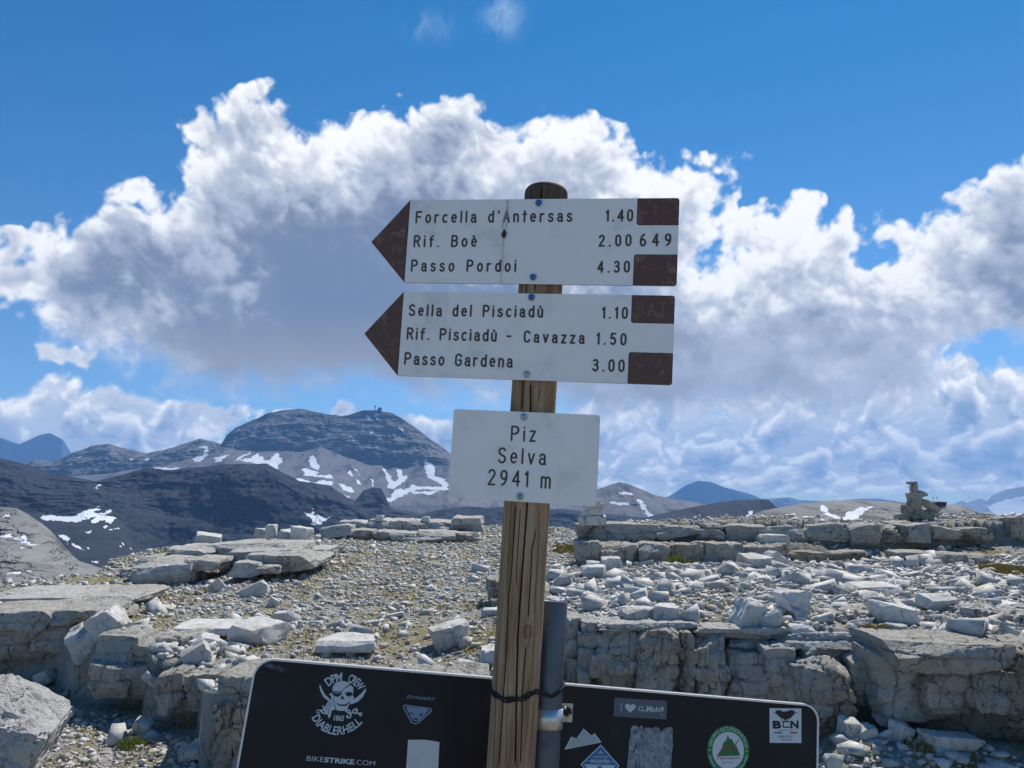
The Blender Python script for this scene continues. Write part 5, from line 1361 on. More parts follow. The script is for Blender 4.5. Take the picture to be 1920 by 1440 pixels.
ledge('big cracked rock ledge behind the dark panel', [(1120, 1198, 1180, 1306, 5.52, dict(taper=0.15)), (1192, 1282, 1187, 1312, 5.46), (1276, 1308, 1190, 1310, 5.44), (1302, 1372, 1196, 1322, 5.38, dict(taper=0.1)), (1366, 1442, 1226, 1334, 5.34), (1368, 1440, 1202, 1236, 5.50), (1434, 1512, 1214, 1320, 5.30), (1500, 1612, 1248, 1400, 5.12, dict(cuts=8)), (1500, 1600, 1216, 1256, 5.35), (1598, 1662, 1228, 1330, 5.22), (1652, 1748, 1228, 1356, 4.98), (1740, 1846, 1232, 1378, 4.88, dict(taper=0.12)), (1835, 1960, 1262, 1340, 4.80), (1690, 1916, 1212, 1268, 4.78, dict(cuts=8, box=0.7)), (1122, 1310, 1170, 1192, 5.62, dict(mat=M_rock, depth=0.6, box=1.0, rough=2.0)), (1296, 1490, 1178, 1204, 5.52, dict(mat=M_rock, depth=0.6, box=1.0, rough=2.0)), (1478, 1650, 1192, 1222, 5.36, dict(mat=M_rock, depth=0.6, box=1.0, rough=2.0)), (1636, 1800, 1206, 1234, 5.12, dict(mat=M_rock, depth=0.6, rough=2.0)), (1950, 2100, 1230, 1400, 4.6), (2090, 2300, 1225, 1420, 4.6)], 48, M_rockt, 0.75, cuts=4, box=1.0, strata=0.10)
ledge('rounded upper rock bed resting on the big ledge', [(1492, 1590, 1170, 1216, 5.75), (1574, 1694, 1156, 1218, 5.66), (1686, 1756, 1172, 1226, 5.52), (1748, 1852, 1178, 1238, 5.40), (1838, 1932, 1150, 1210, 5.55), (1846, 1960, 1196, 1250, 5.2), (1925, 2080, 1150, 1220, 5.4)], 36, M_rock, 0.6, cuts=6, box=0.95, rough=2.2, strata=0.07)
ledge('upper course of the long low rock wall', [(1084, 1128, 984, 1020, 9.98), (1107, 1238, 983, 1018, 9.92, dict(layer=0.02)), (1232, 1318, 984, 1014, 9.96), (1312, 1366, 990, 1018, 9.86), (1318, 1362, 983, 993, 9.95), (1362, 1442, 983, 1020, 9.94), (1436, 1516, 985, 1019, 9.98), (1510, 1602, 982, 1020, 10.0), (1596, 1662, 984, 1024, 10.02), (1655, 1702, 986, 1018, 10.1), (1696, 1756, 982, 1020, 10.0), (1750, 1806, 988, 1014, 10.1), (1800, 1866, 990, 1013, 10.2)], 22, M_rockt, 0.8, cuts=3, box=1.0, strata=0.075)
ledge('lower course of the long low rock wall', [(1083, 1132, 1016, 1054, 9.46), (1124, 1172, 1020, 1060, 9.40), (1166, 1202, 1022, 1060, 9.38), (1196, 1262, 1020, 1064, 9.36), (1256, 1320, 1021, 1058, 9.42), (1314, 1402, 1020, 1063, 9.38), (1394, 1444, 1024, 1060, 9.36), (1434, 1486, 1020, 1057, 9.4), (1480, 1560, 1036, 1058, 9.5), (1552, 1640, 1034, 1054, 9.6)], 22, M_rockt, 0.7, cuts=3, box=1.0, strata=0.06)
ledge('short dark rock step near the orange turf', [(1778, 1822, 1040, 1062, 8.9), (1815, 1862, 1041, 1062, 8.95), (1690, 1760, 1036, 1052, 9.3)], 12, M_rockt, 0.5, cuts=4, box=0.85)
ledge('heap of flat slabs on the valley rim', [(228, 348, 1056, 1100, 9.75, dict(tilt=(0.05, -0.10, 0.1), cuts=7)), (340, 398, 1051, 1073, 9.9), (292, 386, 1030, 1049, 10.9), (366, 474, 1020, 1042, 11.3), (398, 560, 1021, 1046, 11.2), (450, 578, 1040, 1072, 10.3), (420, 545, 1034, 1060, 10.7), (424, 484, 1056, 1084, 9.95), (470, 520, 1062, 1078, 10.0), (205, 262, 1070, 1102, 9.9), (520, 600, 1044, 1066, 10.8), (250, 300, 1046, 1064, 10.6), (318, 352, 1026, 1040, 11.6), (560, 612, 1030, 1046, 11.8)], 26, M_rock, 1.0, cuts=6, box=1.0, strata=0.06)
ledge('distant low rock wall under the massif', [(600, 658, 986, 1016, 15.5, dict(tilt=(0, -0.2, 0))), (634, 692, 977, 1000, 16.2), (686, 732, 975, 1001, 16.2), (726, 802, 975, 1001, 16.1), (796, 852, 978, 1001, 16.2), (846, 906, 971, 1000, 16.0), (652, 704, 994, 1016, 15.6), (698, 736, 996, 1018, 15.5), (730, 782, 998, 1019, 15.3), (776, 852, 998, 1018, 15.2), (848, 902, 999, 1016, 15.4)], 18, M_rock, 1.2, cuts=3, box=1.0, strata=0.11)
ledge('dark rock lumps half hidden by the post', [(908, 962, 1088, 1132, 7.7), (914, 966, 1124, 1172, 7.5), (900, 960, 1164, 1218, 7.35), (950, 1035, 1100, 1200, 7.4)], 22, M_rockt, 0.6, cuts=4, box=1.0, strata=0.1)

# ---- single boulders: (label, px0, px1, top, bottom, distance, options)
BO = [
 ('big tilted striped boulder at the bottom corner of the picture', -190, 20, 1345, 1520, 4.4, dict(res=52, depth=0.6, tilt=(0.15, 0.42, 0.2), cuts=7, box=0.9, strata=0.05, layer=0.03, mat=M_rock)),
 ('angular boulder leaning on the end of the long ledge', 112, 176, 1180, 1236, 6.45, dict(res=22, depth=0.3, tilt=(0.2, -0.5, 0.3), cuts=9)),
 ('upper angular boulder behind the leaning boulder', 152, 214, 1150, 1194, 6.7, dict(res=22, depth=0.3, tilt=(0.1, -0.45, 0.1), cuts=9)),
 ('flat topped slab above the square rock step', 428, 506, 1176, 1214, 6.6, dict(res=18, depth=0.45, tilt=(0, 0.12, -0.35), box=1.0, cuts=2)),
 ('long thin pale slab between two rock steps', 312, 430, 1180, 1198, 6.7, dict(res=16, depth=0.5, cuts=4, box=0.95)),
 ('striped block lying on the shards beside the panel corner', 335, 384, 1214, 1254, 5.75, dict(res=16, depth=0.2, tilt=(0.2, -0.5, 0.4), box=0.95, cuts=3, layer=0.02)),
 ('upright shard on the scree beside the slab', 368, 404, 1196, 1224, 6.0, dict(res=14, depth=0.15, tilt=(0.2, 0.3, 0.4))),
 ('jagged grey boulder in front of the post', 806, 878, 1172, 1216, 7.0, dict(res=20, depth=0.3, tilt=(0.1, -0.25, 0.2), cuts=9)),
 ('squared pale block touching the wooden post', 902, 940, 1222, 1254, 6.3, dict(res=16, depth=0.25, box=1.0, cuts=3)),
 ('flat slab sunk in the gravel above the skull sticker', 590, 700, 1204, 1226, 6.2, dict(res=14, depth=0.4, cuts=5)),
 ('bright white block on the corner of the rock wall', 1430, 1482, 1004, 1032, 9.2, dict(res=16, depth=0.35, box=0.9, cuts=5)),
 ('wedge slab leaning below the white block', 1398, 1452, 1042, 1066, 8.95, dict(res=14, depth=0.3, tilt=(0.1, 0.12, 0.2), box=1.0, cuts=3)),
 ('triangular slab beside the wedge slab', 1440, 1478, 1038, 1062, 9.0, dict(res=12, depth=0.2, tilt=(0.1, 0.5, 0.3))),
 ('large white split boulder on the ledge rim', 1388, 1438, 1130, 1194, 5.85, dict(res=22, depth=0.26, tilt=(0.1, 0.55, 0.2), cuts=8)),
 ('rounded grey boulder beside the split boulder', 1418, 1470, 1148, 1196, 5.72, dict(res=20, depth=0.26, tilt=(0, -0.3, 0.5), cuts=8)),
 ('bluish lump on the ledge close to the pole', 1166, 1234, 1144, 1182, 5.95, dict(res=20, depth=0.3, tilt=(0, -0.12, 0.2), cuts=6)),
 ('brownish boulder beside the bluish lump', 1228, 1278, 1140, 1176, 6.05, dict(res=16, depth=0.25, cuts=7)),
 ('pointed grey slab standing in the rubble', 1738, 1802, 1118, 1148, 6.7, dict(res=14, depth=0.18, tilt=(0.3, 0.1, 0.1), cuts=10)),
 ('layered upright boulder in the middle of the rubble', 1472, 1520, 1110, 1160, 6.6, dict(res=20, depth=0.25, tilt=(0.1, -0.2, 0.3), cuts=9, layer=0.02)),
 ('wide leaning boulder above the rounded rock bed', 1652, 1728, 1138, 1172, 5.95, dict(res=20, depth=0.3, tilt=(0, 0.2, 0.1), cuts=7)),
 ('squat dark block on the ledge beside the rounded boulder', 1486, 1532, 1174, 1200, 5.62, dict(res=14, depth=0.2, cuts=4, box=0.95)),
 ('flat pale slab in the middle of the rubble', 1612, 1700, 1100, 1120, 7.0, dict(res=14, depth=0.4, cuts=5)),
 ('rounded boulder at the foot of the low rock wall', 1130, 1166, 1046, 1072, 8.9, dict(res=14, depth=0.25, cuts=7)),
 ('pale round stone beside the foot boulder', 1102, 1134, 1054, 1072, 8.85, dict(res=12, depth=0.2, cuts=7)),
 ('long flat stone on the slope below the small cairn', 1092, 1138, 1062, 1084, 8.4, dict(res=12, depth=0.25, cuts=6)),
 ('grey boulder on the picture edge above the turf', 1896, 1960, 970, 1012, 9.6, dict(res=18, depth=0.6, cuts=6, mat=M_rockt)),
 ('diamond shaped stone in the shade under the big ledge', 1656, 1704, 1338, 1372, 4.75, dict(res=16, depth=0.16, tilt=(0.2, 0.5, 0.1), box=1, cuts=2)),
 ('small squared stone below the diamond shaped stone', 1682, 1712, 1362, 1392, 4.65, dict(res=12, depth=0.12, tilt=(0.1, 0.3, 0.4), box=1, cuts=2)),
 ('pale rounded stone at the panel corner under the ledge', 1586, 1618, 1354, 1390, 4.75, dict(res=14, depth=0.15)),
 ('bluish stone next to the pale rounded stone', 1612, 1652, 1366, 1392, 4.7, dict(res=14, depth=0.15)),
 ('broad flat stone in the shade at the bottom of the picture', 1745, 1850, 1384, 1410, 4.65, dict(res=16, depth=0.2, tilt=(0, 0.1, 0))),
 ('square skyline block on the slab heap', 359, 405, 1002, 1024, 12.2, dict(res=12, tilt=(0.1, 0.15, 0.3), depth=0.4, box=0.95, cuts=4)),
 ('low light block of the skyline pair', 474, 497, 991, 1010, 12.6, dict(res=10, cuts=9, tilt=(0.1, 0.2, 0.3), depth=0.2)),
 ('upright stone of the skyline pair', 496, 516, 984, 1009, 12.5, dict(res=10, depth=0.2, box=1, cuts=4)),
 ('blocky rock next to the skyline pair', 514, 548, 995, 1018, 12.4, dict(res=12, cuts=9, tilt=(0.1, 0.2, 0.3), depth=0.4)),
 ('striped split rock at the end of the skyline row', 542, 576, 989, 1019, 12.3, dict(res=14, depth=0.4, layer=0.04, tilt=(0, 0.2, 0))),
 ('small white stone on top of the distant wall', 703, 718, 967, 977, 16.3, dict(res=8, depth=0.2)),
 ('lone pointed stone on the distant wall', 790, 806, 969, 979, 16.3, dict(res=8, depth=0.2)),
 ('triangular shard before the slab heap', 407, 424, 1056, 1070, 9.7, dict(res=8, depth=0.1, tilt=(0, 0.6, 0))),
 ('light slab beside the yellow cushion plant', 305, 352, 1074, 1096, 9.2, dict(res=12, depth=0.3, tilt=(0, -0.3, 0))),
 ('pointed stone standing on the open gravel', 500, 520, 1124, 1142, 8.0, dict(res=10, depth=0.12, tilt=(0, 0.5, 0.3))),
 ('dark pair stone lying on the gravel slope', 510, 535, 1148, 1168, 7.4, dict(res=10, depth=0.15)),
 ('small leaning shard on the gravel under the slab heap', 388, 416, 1090, 1112, 8.7, dict(res=10, depth=0.12, tilt=(0, -0.7, 0.3))),
 ('twisted long stone on the gravel under the slab heap', 448, 500, 1096, 1122, 8.5, dict(res=12, depth=0.15, tilt=(0, -0.4, 0.3))),
 ('angular stone standing in the gravel of the gully', 244, 278, 1355, 1380, 5.0, dict(res=12, depth=0.12, tilt=(0.2, 0.4, 0.2))),
 ('grey stone in the gully beside the striped boulder', 106, 134, 1328, 1352, 5.2, dict(res=12, depth=0.12, tilt=(0, 0.5, 0))),
 ('pale flat stone at the bottom of the gully', 330, 386, 1406, 1430, 4.7, dict(res=14, depth=0.2, tilt=(0.1, -0.15, 0))),
 ('cube like stone caught between the two rock steps', 238, 290, 1282, 1312, 5.75, dict(res=14, depth=0.2, box=1, cuts=3, tilt=(0.1, 0.2, 0.5))),
 ('long slab sliding off the rock step', 262, 300, 1262, 1286, 5.8, dict(res=12, depth=0.2, tilt=(0.1, 0.4, 0.1))),
 ('grey shard in the rubble under the long ledge', 60, 92, 1262, 1288, 6.1, dict(res=12, depth=0.15, tilt=(0, -0.4, 0))),
]
def dist_on(px, py):
    """distance at which the sight line of a picture point meets the ground"""
    ds = np.arange(3.8, 24, 0.03); c0 = at(px, py, 1.0) - [0, 0, EYE]
    q = c0[None] * ds[:, None]
    hit = np.nonzero(q[:, 2] + EYE <= plateau(q[:, 0], q[:, 1]))[0]
    return float(ds[hit[0]]) if len(hit) else 24.0
for lb, a_, b__, yt, yb, d, kw in BO:
    kk_ = dict(mat=M_stone, box=0.8, cuts=9, chips=14); kk_.update(kw)
    dg = dist_on((a_ + b__) / 2, yb - 2)
    if abs(dg / d - 1) < 0.16: d = dg - kk_.get('depth', 0.5) * 0.25
    o = block(None, a_, b__, yt, yb, d, name='boulder', **kk_)
    tag(o, lb, 'boulder')

# ---- cairns
def cairn(label, items, group='stone cairns on the plateau', mat=None):
    e = empty('cairn', tuple(at(np.mean([i[0] for i in items]), max(i[3] for i in items), items[0][4])), label, 'cairn', group)
    for it in items: block(e, *it[:5], name='stone', **{**dict(res=11, depth=0.16, mat=mat or M_stone, box=0.8, cuts=8, chips=6), **(it[5] if len(it) > 5 else {})})
cairn('small cairn under the corner of the summit plate', [(1086, 1104, 968, 986, 9.95), (1099, 1128, 964, 986, 9.9, dict(depth=0.22)), (1123, 1138, 966, 985, 9.95), (1091, 1110, 957, 968, 9.95), (1105, 1133, 952, 966, 9.92, dict(depth=0.2)), (1096, 1134, 944, 954, 9.92, dict(depth=0.2)), (1102, 1126, 937, 946, 9.92)])
cairn('tall pointed cairn against the horizon', [(1696, 1712, 947, 968, 10.9, dict(depth=0.14)), (1706, 1731, 932, 956, 10.9, dict(depth=0.16)), (1707, 1732, 923, 937, 10.9, dict(tilt=(0, 0.15, 0))), (1722, 1740, 921, 931, 10.92, dict(tilt=(0, 0.3, 0))), (1711, 1722, 907, 925, 10.92, dict(depth=0.09, tilt=(0, -0.12, 0))), (1706, 1722, 903, 909, 10.92, dict(depth=0.12)), (1730, 1766, 942, 955, 10.95, dict(tilt=(0, 0.62, 0), depth=0.14)), (1706, 1742, 952, 974, 10.95, dict(depth=0.3)), (1736, 1765, 955, 974, 11.0), (1684, 1706, 962, 976, 10.9)], mat=M_rockt)

# ---- loose stones
def hull_proto(seed, flat, n=15):
    rg = np.random.default_rng(seed)
    if seed % 3 == 0:
        P = rg.normal(size=(n, 3)); P /= np.linalg.norm(P, axis=1, keepdims=True); P *= rg.uniform(0.75, 1.0, (n, 1))
    else:                                       # broken block: jittered box corners, one or two knocked off
        P = np.array([(a, b, c) for a in (-1, 1) for b in (-1, 1) for c in (-1, 1)], float) * 0.72 + rg.normal(0, 0.16, (8, 3))
        P = P[rg.permutation(8)[:7]]; P = np.concatenate([P, rg.uniform(-0.8, 0.8, (2, 3))])
    P = P * [1, rg.uniform(0.5, 0.95), flat]
    bm = bmesh.new()
    for p in P: bm.verts.new(p)
    r_ = bmesh.ops.convex_hull(bm, input=bm.verts)
    bmesh.ops.delete(bm, geom=list({g_ for g_ in list(r_['geom_interior']) + list(r_['geom_unused']) if isinstance(g_, bmesh.types.BMVert)}), context='VERTS')
    bmesh.ops.triangulate(bm, faces=bm.faces)
    bm.verts.index_update()
    V = np.array([v_.co[:] for v_ in bm.verts]); F = np.array([[v_.index for v_ in f_.verts] for f_ in bm.faces]); bm.free()
    return V * 0.5, F
PROT = [hull_proto(k, [0.35, 0.5, 0.7, 0.28][k % 4], [9, 10, 12][k % 3]) for k in range(48)]
def scatter(n, px0, px1, d0, d1, med, sig, smax, rg, lod=2.6, avoid=0.10, front=None):
    """front: 'up' for the upper level, 'low' for the gully level"""
    px = rg.uniform(px0, px1, n); d = np.sqrt(rg.uniform(d0 ** 2, d1 ** 2, n))
    s = np.minimum(med * np.exp(rg.normal(0, sig, n)), smax)
    s = np.maximum(s, lod * d / 788)
    e = np.interp(px, EDGE_F[:, 0], EDGE_F[:, 1]); b = np.interp(px, EDGE_B[:, 0], EDGE_B[:, 1])
    k = (d > e + 0.42) if front == 'up' else (d < e - 0.02)
    k &= d < b + 0.5
    k &= ~((px > 1080) & (px < 1620) & (d > WALL1 - 0.05) & (d < WALL1 + 0.25))
    px, d, s = px[k], d[k], s[k]
    x = (px - 960) / FOC * d; z = plateau(x, d)
    return np.stack([x, d, z, s, px], 1)
rg = np.random.default_rng(5)
R_ = [scatter(1500, 1040, 2050, 4.8, 9.6, 0.085, 0.42, 0.22, rg, front='up'), scatter(9500, 1035, 2080, 4.8, 9.8, 0.048, 0.4, 0.11, rg, front='up'), scatter(6000, 1030, 2080, 5, 12.6, 0.028, 0.3, 0.06, rg, front='up'),
      scatter(700, 1090, 2050, 9.8, 13, 0.07, 0.4, 0.14, rg, front='up'),
      scatter(700, -150, 1060, 5, 18, 0.080, 0.45, 0.2, rg, front='up'), scatter(17000, -160, 1080, 4.8, 20.5, 0.055, 0.38, 0.13, rg, front='up'), scatter(10000, -160, 1060, 4.8, 12, 0.023, 0.3, 0.05, rg, front='up'),
      scatter(130, -150, 420, 4.0, 6.8, 0.06, 0.4, 0.13, rg, front='low'), scatter(2600, -180, 420, 4.0, 6.8, 0.035, 0.4, 0.08, rg, front='low'), scatter(4000, -180, 420, 4.0, 6.8, 0.018, 0.3, 0.04, rg, front='low'), scatter(260, 310, 480, 5.7, 6.4, 0.065, 0.4, 0.13, rg, front='up'),
      scatter(2600, 380, 1560, 2.2, 5.4, 0.04, 0.5, 0.16, rg, front='low'), scatter(2500, 2050, 3400, 4.8, 12, 0.07, 0.5, 0.22, rg, front='up'), scatter(1500, 1500, 3400, 2.4, 4.9, 0.04, 0.5, 0.14, rg, front='low'), scatter(1500, -1400, -150, 3.0, 12, 0.06, 0.5, 0.2, rg, front='up'), scatter(1800, -1400, 420, 2.2, 7.0, 0.035, 0.5, 0.14, rg, front='low'), scatter(260, 1500, 2050, 4.2, 4.95, 0.06, 0.45, 0.13, rg, front='low'), scatter(900, 1500, 2050, 4.1, 4.9, 0.03, 0.4, 0.07, rg, front='low')]
ST = np.concatenate(R_)
vis = (ST[:, 4] > -10) & (ST[:, 4] < 1930)
pyb = 905 + (EYE - ST[:, 2]) / ST[:, 1] * FOC
bx0, bx1 = 470, 1535
hid = ((ST[:, 4] > 478) & (ST[:, 4] < 1530) & (pyb > 1250 + (ST[:, 4] - 480) * 0.085)) | ((ST[:, 4] > 925) & (ST[:, 4] < 1060) & (pyb > 1120)) | ((ST[:, 4] > 940) & (ST[:, 4] < 1025))
app = ST[:, 3] / ST[:, 1]
score = np.where(vis & ~hid & (pyb < 1450), app, 0)
order = np.argsort(-score)
ind, rest = order[:300], order[300:]
yaw, tx, ty = rg.uniform(0, math.tau, len(ST)), rg.normal(0, 0.28, len(ST)), rg.normal(0, 0.28, len(ST)); pk = rg.integers(0, len(PROT), len(ST)); tn = rg.uniform(0, 1, len(ST))
big_me = []
for k in range(12):
    fl = [0.32, 0.45, 0.62][k % 3]
    p, F = hull_proto(2000 + k * (1 if k % 2 else 3), fl * 1.15, 12); p = p * 1.15
    big_me.append(mesh_np('stone', p, F, M_stone, smooth=False, link=False))
def region(px, d, z):
    if px > 1035:
        if d < np.interp(px, EDGE_F[:, 0], EDGE_F[:, 1]): return 'loose stone in the shaded hollow under the big cracked ledge', 'stones under the big ledge'
        return ('loose angular limestone chunk in the rubble between the big ledge and the low wall', 'rubble stones on the upper terrace') if d < 9.7 else ('loose pale stone strewn above the low rock wall', 'stones above the low wall')
    if d < np.interp(px, EDGE_F[:, 0], EDGE_F[:, 1]): return 'loose pale stone on the gravel floor of the gully', 'stones in the gully'
    return 'loose limestone shard on the broad gravel slope behind the panel', 'shards on the gravel slope'
ANCH = [((q[1] + q[2]) / 2, (q[3] + q[4]) / 2, q[0]) for q in BO]
SHORT = lambda t: ' '.join(t.split()[:7]) if len(t.split()) > 8 else t
def where(px, py):
    k = min(range(len(ANCH)), key=lambda i_: math.hypot(px - ANCH[i_][0], (py - ANCH[i_][1]) * 2.2))
    dx, dy = px - ANCH[k][0], (py - ANCH[k][1]) * 1.6
    side = ('right of' if dx > 0 else 'left of') if abs(dx) > abs(dy) else ('just below' if dy > 0 else 'just above')
    far_ = '' if math.hypot(dx, dy) < 60 else ('farther ' if math.hypot(dx, dy) < 140 else 'well ')
    return far_ + side.replace('just ', '' if far_ else 'just '), k
STOP = {'in', 'on', 'at', 'of', 'behind', 'beside', 'above', 'below', 'under', 'next', 'touching', 'between', 'leaning', 'lying', 'sunk', 'caught', 'standing', 'resting', 'before', 'sliding'}
def short(t):
    w_ = t.split(); out = []
    for q in w_:
        if (q in STOP and len(out) >= 3) or (q in ('close', 'beside', 'on', 'behind', 'under') and len(out) >= 2): break
        out.append(q)
    return ' '.join(out)
SH = ['flat', 'wedge shaped', 'chunky']
used, same = {}, {}
for j in ind:
    kp_ = int(pk[j]) % 12
    o = bpy.data.objects.new('stone', big_me[kp_]); COL.objects.link(o)
    s = ST[j, 3] * 1.1
    o.location = (ST[j, 0], ST[j, 1], ST[j, 2] + s * 0.07); o.scale = (s * 1.15, s, s); o.rotation_euler = (tx[j], ty[j], yaw[j])
    _, gp = region(ST[j, 4], ST[j, 1], ST[j, 2])
    sd_, k = where(ST[j, 4], pyb[j])
    wpx = app[j] * FOC
    sz_w = 'small' if wpx < 22 else ('middling' if wpx < 34 else 'large')
    lb = f"{sz_w} {SH[kp_ % 3]} stone {sd_} the {short(ANCH[k][2])}"
    n_ = used.get(lb, 0); used[lb] = n_ + 1
    tag(o, lb, 'stone', gp); same.setdefault(lb, []).append((ST[j, 4], o))
ORD = ['leftmost', 'second from left', 'third from left', 'fourth from left', 'fifth from left', 'sixth from left', 'seventh from left']
for lb, lst in same.items():
    if len(lst) > 1:
        lst.sort(key=lambda q_: q_[0])
        for k, (_, o) in enumerate(lst):
            w_ = ORD[k] if k < len(lst) - 1 or len(lst) > 8 and k < 7 else 'rightmost'
            o['label'] = w_ + ' ' + lb
Vs, Fs, Ts, off = [], [], [], 0
for k in range(len(PROT)):
    J_ = rest[pk[rest] == k]
    if not len(J_): continue
    V, F = PROT[k]; n = len(J_)
    cz, sz_ = np.cos(yaw[J_]), np.sin(yaw[J_]); cx, sx = np.cos(tx[J_]), np.sin(tx[J_]); cy, sy = np.cos(ty[J_]), np.sin(ty[J_])
    P = V[None] * ST[J_, 3][:, None, None]
    y1, z1 = P[..., 1] * cx[:, None] - P[..., 2] * sx[:, None], P[..., 1] * sx[:, None] + P[..., 2] * cx[:, None]
    x2, z2 = P[..., 0] * cy[:, None] + z1 * sy[:, None], -P[..., 0] * sy[:, None] + z1 * cy[:, None]
    x3, y3 = x2 * cz[:, None] - y1 * sz_[:, None], x2 * sz_[:, None] + y1 * cz[:, None]
    Q = np.stack([x3 + ST[J_, 0][:, None], y3 + ST[J_, 1][:, None], z2 + (ST[J_, 2] + ST[J_, 3] * 0.10)[:, None]], -1)
    Vs.append(Q.reshape(-1, 3)); Fs.append((F[None] + (np.arange(n) * len(V))[:, None, None] + off).reshape(-1, 3)); Ts.append(np.repeat(tn[J_], len(V))); off += n * len(V)
rub = mesh_np('rubble', np.concatenate(Vs), np.concatenate(Fs), M_stone, {'tone': np.concatenate(Ts)}, smooth=False)
rub['kind'] = 'stuff'; rub['label'] = 'pale limestone rubble and gravel strewn over the plateau'
# ------------------------------------------------------------------ moss and turf
def moss_mat(name, a, b_, c_):
    m, t, b = newmat(name)
    tn_ = X(t, attr(t, 'tone').outputs['Fac']); g = t.nodes.new('ShaderNodeNewGeometry')
    n = noise(t, g.outputs['Position'], 18, 3, 0.6)
    lk(t, X(t, mixc(t, n.smooth(0.4, 0.65), mixc(t, tn_, a, b_), c_)), b.inputs['Base Color']); b.inputs['Roughness'].default_value = 0.9
    return m
M_moss = moss_mat('moss', (0.17, 0.23, 0.04), (0.34, 0.36, 0.08), (0.22, 0.22, 0.06))
M_ochre = moss_mat('autumn turf', (0.27, 0.28, 0.06), (0.38, 0.29, 0.09), (0.34, 0.19, 0.06))
def blades(cx, cy, n, rx, ry, h, rg, base=None, lift=0.0):
    a = rg.uniform(0, math.tau, n); r_ = np.sqrt(rg.uniform(0, 1, n)); x = cx + np.cos(a) * r_ * rx; y = cy + np.sin(a) * r_ * ry
    z = (plateau(x, y) if base is None else np.full(n, base)) + lift * (1 - r_ ** 2)
    hh = h * rg.uniform(0.5, 1.2, n) ; w = h * 0.22 * rg.uniform(0.7, 1.3, n); q = rg.uniform(0, math.tau, n)
    lx, ly = rg.normal(0, 0.45, n) * hh, rg.normal(0, 0.45, n) * hh
    A = np.stack([x - np.cos(q) * w, y - np.sin(q) * w, z - 0.004], 1); B = np.stack([x + np.cos(q) * w, y + np.sin(q) * w, z - 0.004], 1); T3 = np.stack([x + lx, y + ly, z + hh], 1)
    return np.stack([A, B, T3], 1).reshape(-1, 3), np.repeat(rg.uniform(0, 1, n), 3)
rg = np.random.default_rng(9)
def patch(name, label, px, py, d, wpx, dep, h, n, mat, cat='moss', lift=0.0, group=None):
    c = at(px, py, d); rx = wpx / FOC * d / 2
    V, T3 = blades(c[0], c[1], n, rx, dep / 2, h, rg, lift=lift)
    o = mesh_np(name, V - np.array([c[0], c[1], c[2]]), np.arange(len(V)).reshape(-1, 3), mat, {'tone': T3}, smooth=False)
    o.location = c; tag(o, label, cat, group)
for nm, lb, px, py, w_, dep, h, n, m, lift in (
    ('moss_cushion', 'bright green and rust moss cushion on the gully gravel', 247, 1402, 52, 0.16, 0.022, 900, M_moss, 0.045),
    ('moss_cushion', 'smooth yellow green cushion plant below the slab heap', 329, 1095, 27, 0.16, 0.016, 700, M_moss, 0.05),
    ('grass_tuft', 'sloping green tuft against the foot of the low wall', 1268, 1062, 34, 0.2, 0.07, 500, M_moss, 0.06),
    ('grass_tuft', 'dark green tuft in the gap of the low wall', 1296, 1062, 30, 0.15, 0.05, 350, M_moss, 0.02),
    ('turf_patch', 'large orange and green turf patch at the side of the picture', 1888, 1072, 90, 0.9, 0.045, 2200, M_ochre, 0.02),
    ('turf_patch', 'orange turf strip along the rock wall below the tall cairn', 1716, 1026, 50, 0.25, 0.03, 600, M_ochre, 0.01),
    ('turf_patch', 'green turf patch in the rubble below the orange turf', 1845, 1104, 46, 0.25, 0.03, 500, M_moss, 0.01),
    ('turf_patch', 'green turf tuft between rubble stones near the pole', 1276, 1112, 34, 0.18, 0.03, 350, M_moss, 0.01),
    ('turf_patch', 'yellow turf slope beside the post and the wall end', 1058, 1030, 44, 1.6, 0.05, 2600, M_ochre, 0.0),
    ('turf_patch', 'rusty turf in the hollow of the rounded rock bed', 1640, 1194, 60, 0.2, 0.03, 400, M_ochre, 0.0),
    ('turf_patch', 'dark moss on the shaded ground at the foot of the ledge', 1760, 1408, 120, 0.4, 0.03, 900, M_ochre, 0.0)):
    patch(nm, lb, px, py, dist_on(px, py), w_, dep, h, n, m, cat={'moss_cushion': 'moss', 'grass_tuft': 'grass tuft', 'turf_patch': 'turf'}[nm], lift=lift, group='moss and turf on the plateau')
# thin ground cover between the stones
n = 5200
px = rg.uniform(-60, 1990, n); d = np.sqrt(rg.uniform(4.2 ** 2, 20 ** 2, n)); x = (px - 960) / FOC * d
m_ = fbm(np.stack([x * 0.9, d * 0.9, 0 * x], 1), 3)
e = np.interp(px, EDGE_F[:, 0], EDGE_F[:, 1]); b = np.interp(px, EDGE_B[:, 0], EDGE_B[:, 1])
k = (m_ > -0.02) & (np.abs(d - e) > 0.2) & (d < b) & ((px < 1085) | (rg.uniform(0, 1, n) < 0.3))
Vc, Tc = [], []
for xx, yy, dd in zip(x[k], d[k], d[k]):
    V, T3 = blades(xx, yy, 20, 0.06 + rg.uniform(0, 0.10), 0.06 + rg.uniform(0, 0.12), 0.026, rg, base=0.0); Vc.append(V); Tc.append(T3)
Vc, Tc = np.concatenate(Vc), np.concatenate(Tc)
Vc[:, 2] += plateau(Vc[:, 0], Vc[:, 1]) + 0.006
gc = mesh_np('ground_cover', Vc, np.arange(len(Vc)).reshape(-1, 3), M_ochre, {'tone': Tc}, smooth=False)
gc['kind'] = 'stuff'; gc['label'] = 'yellow green moss and grass between the stones'

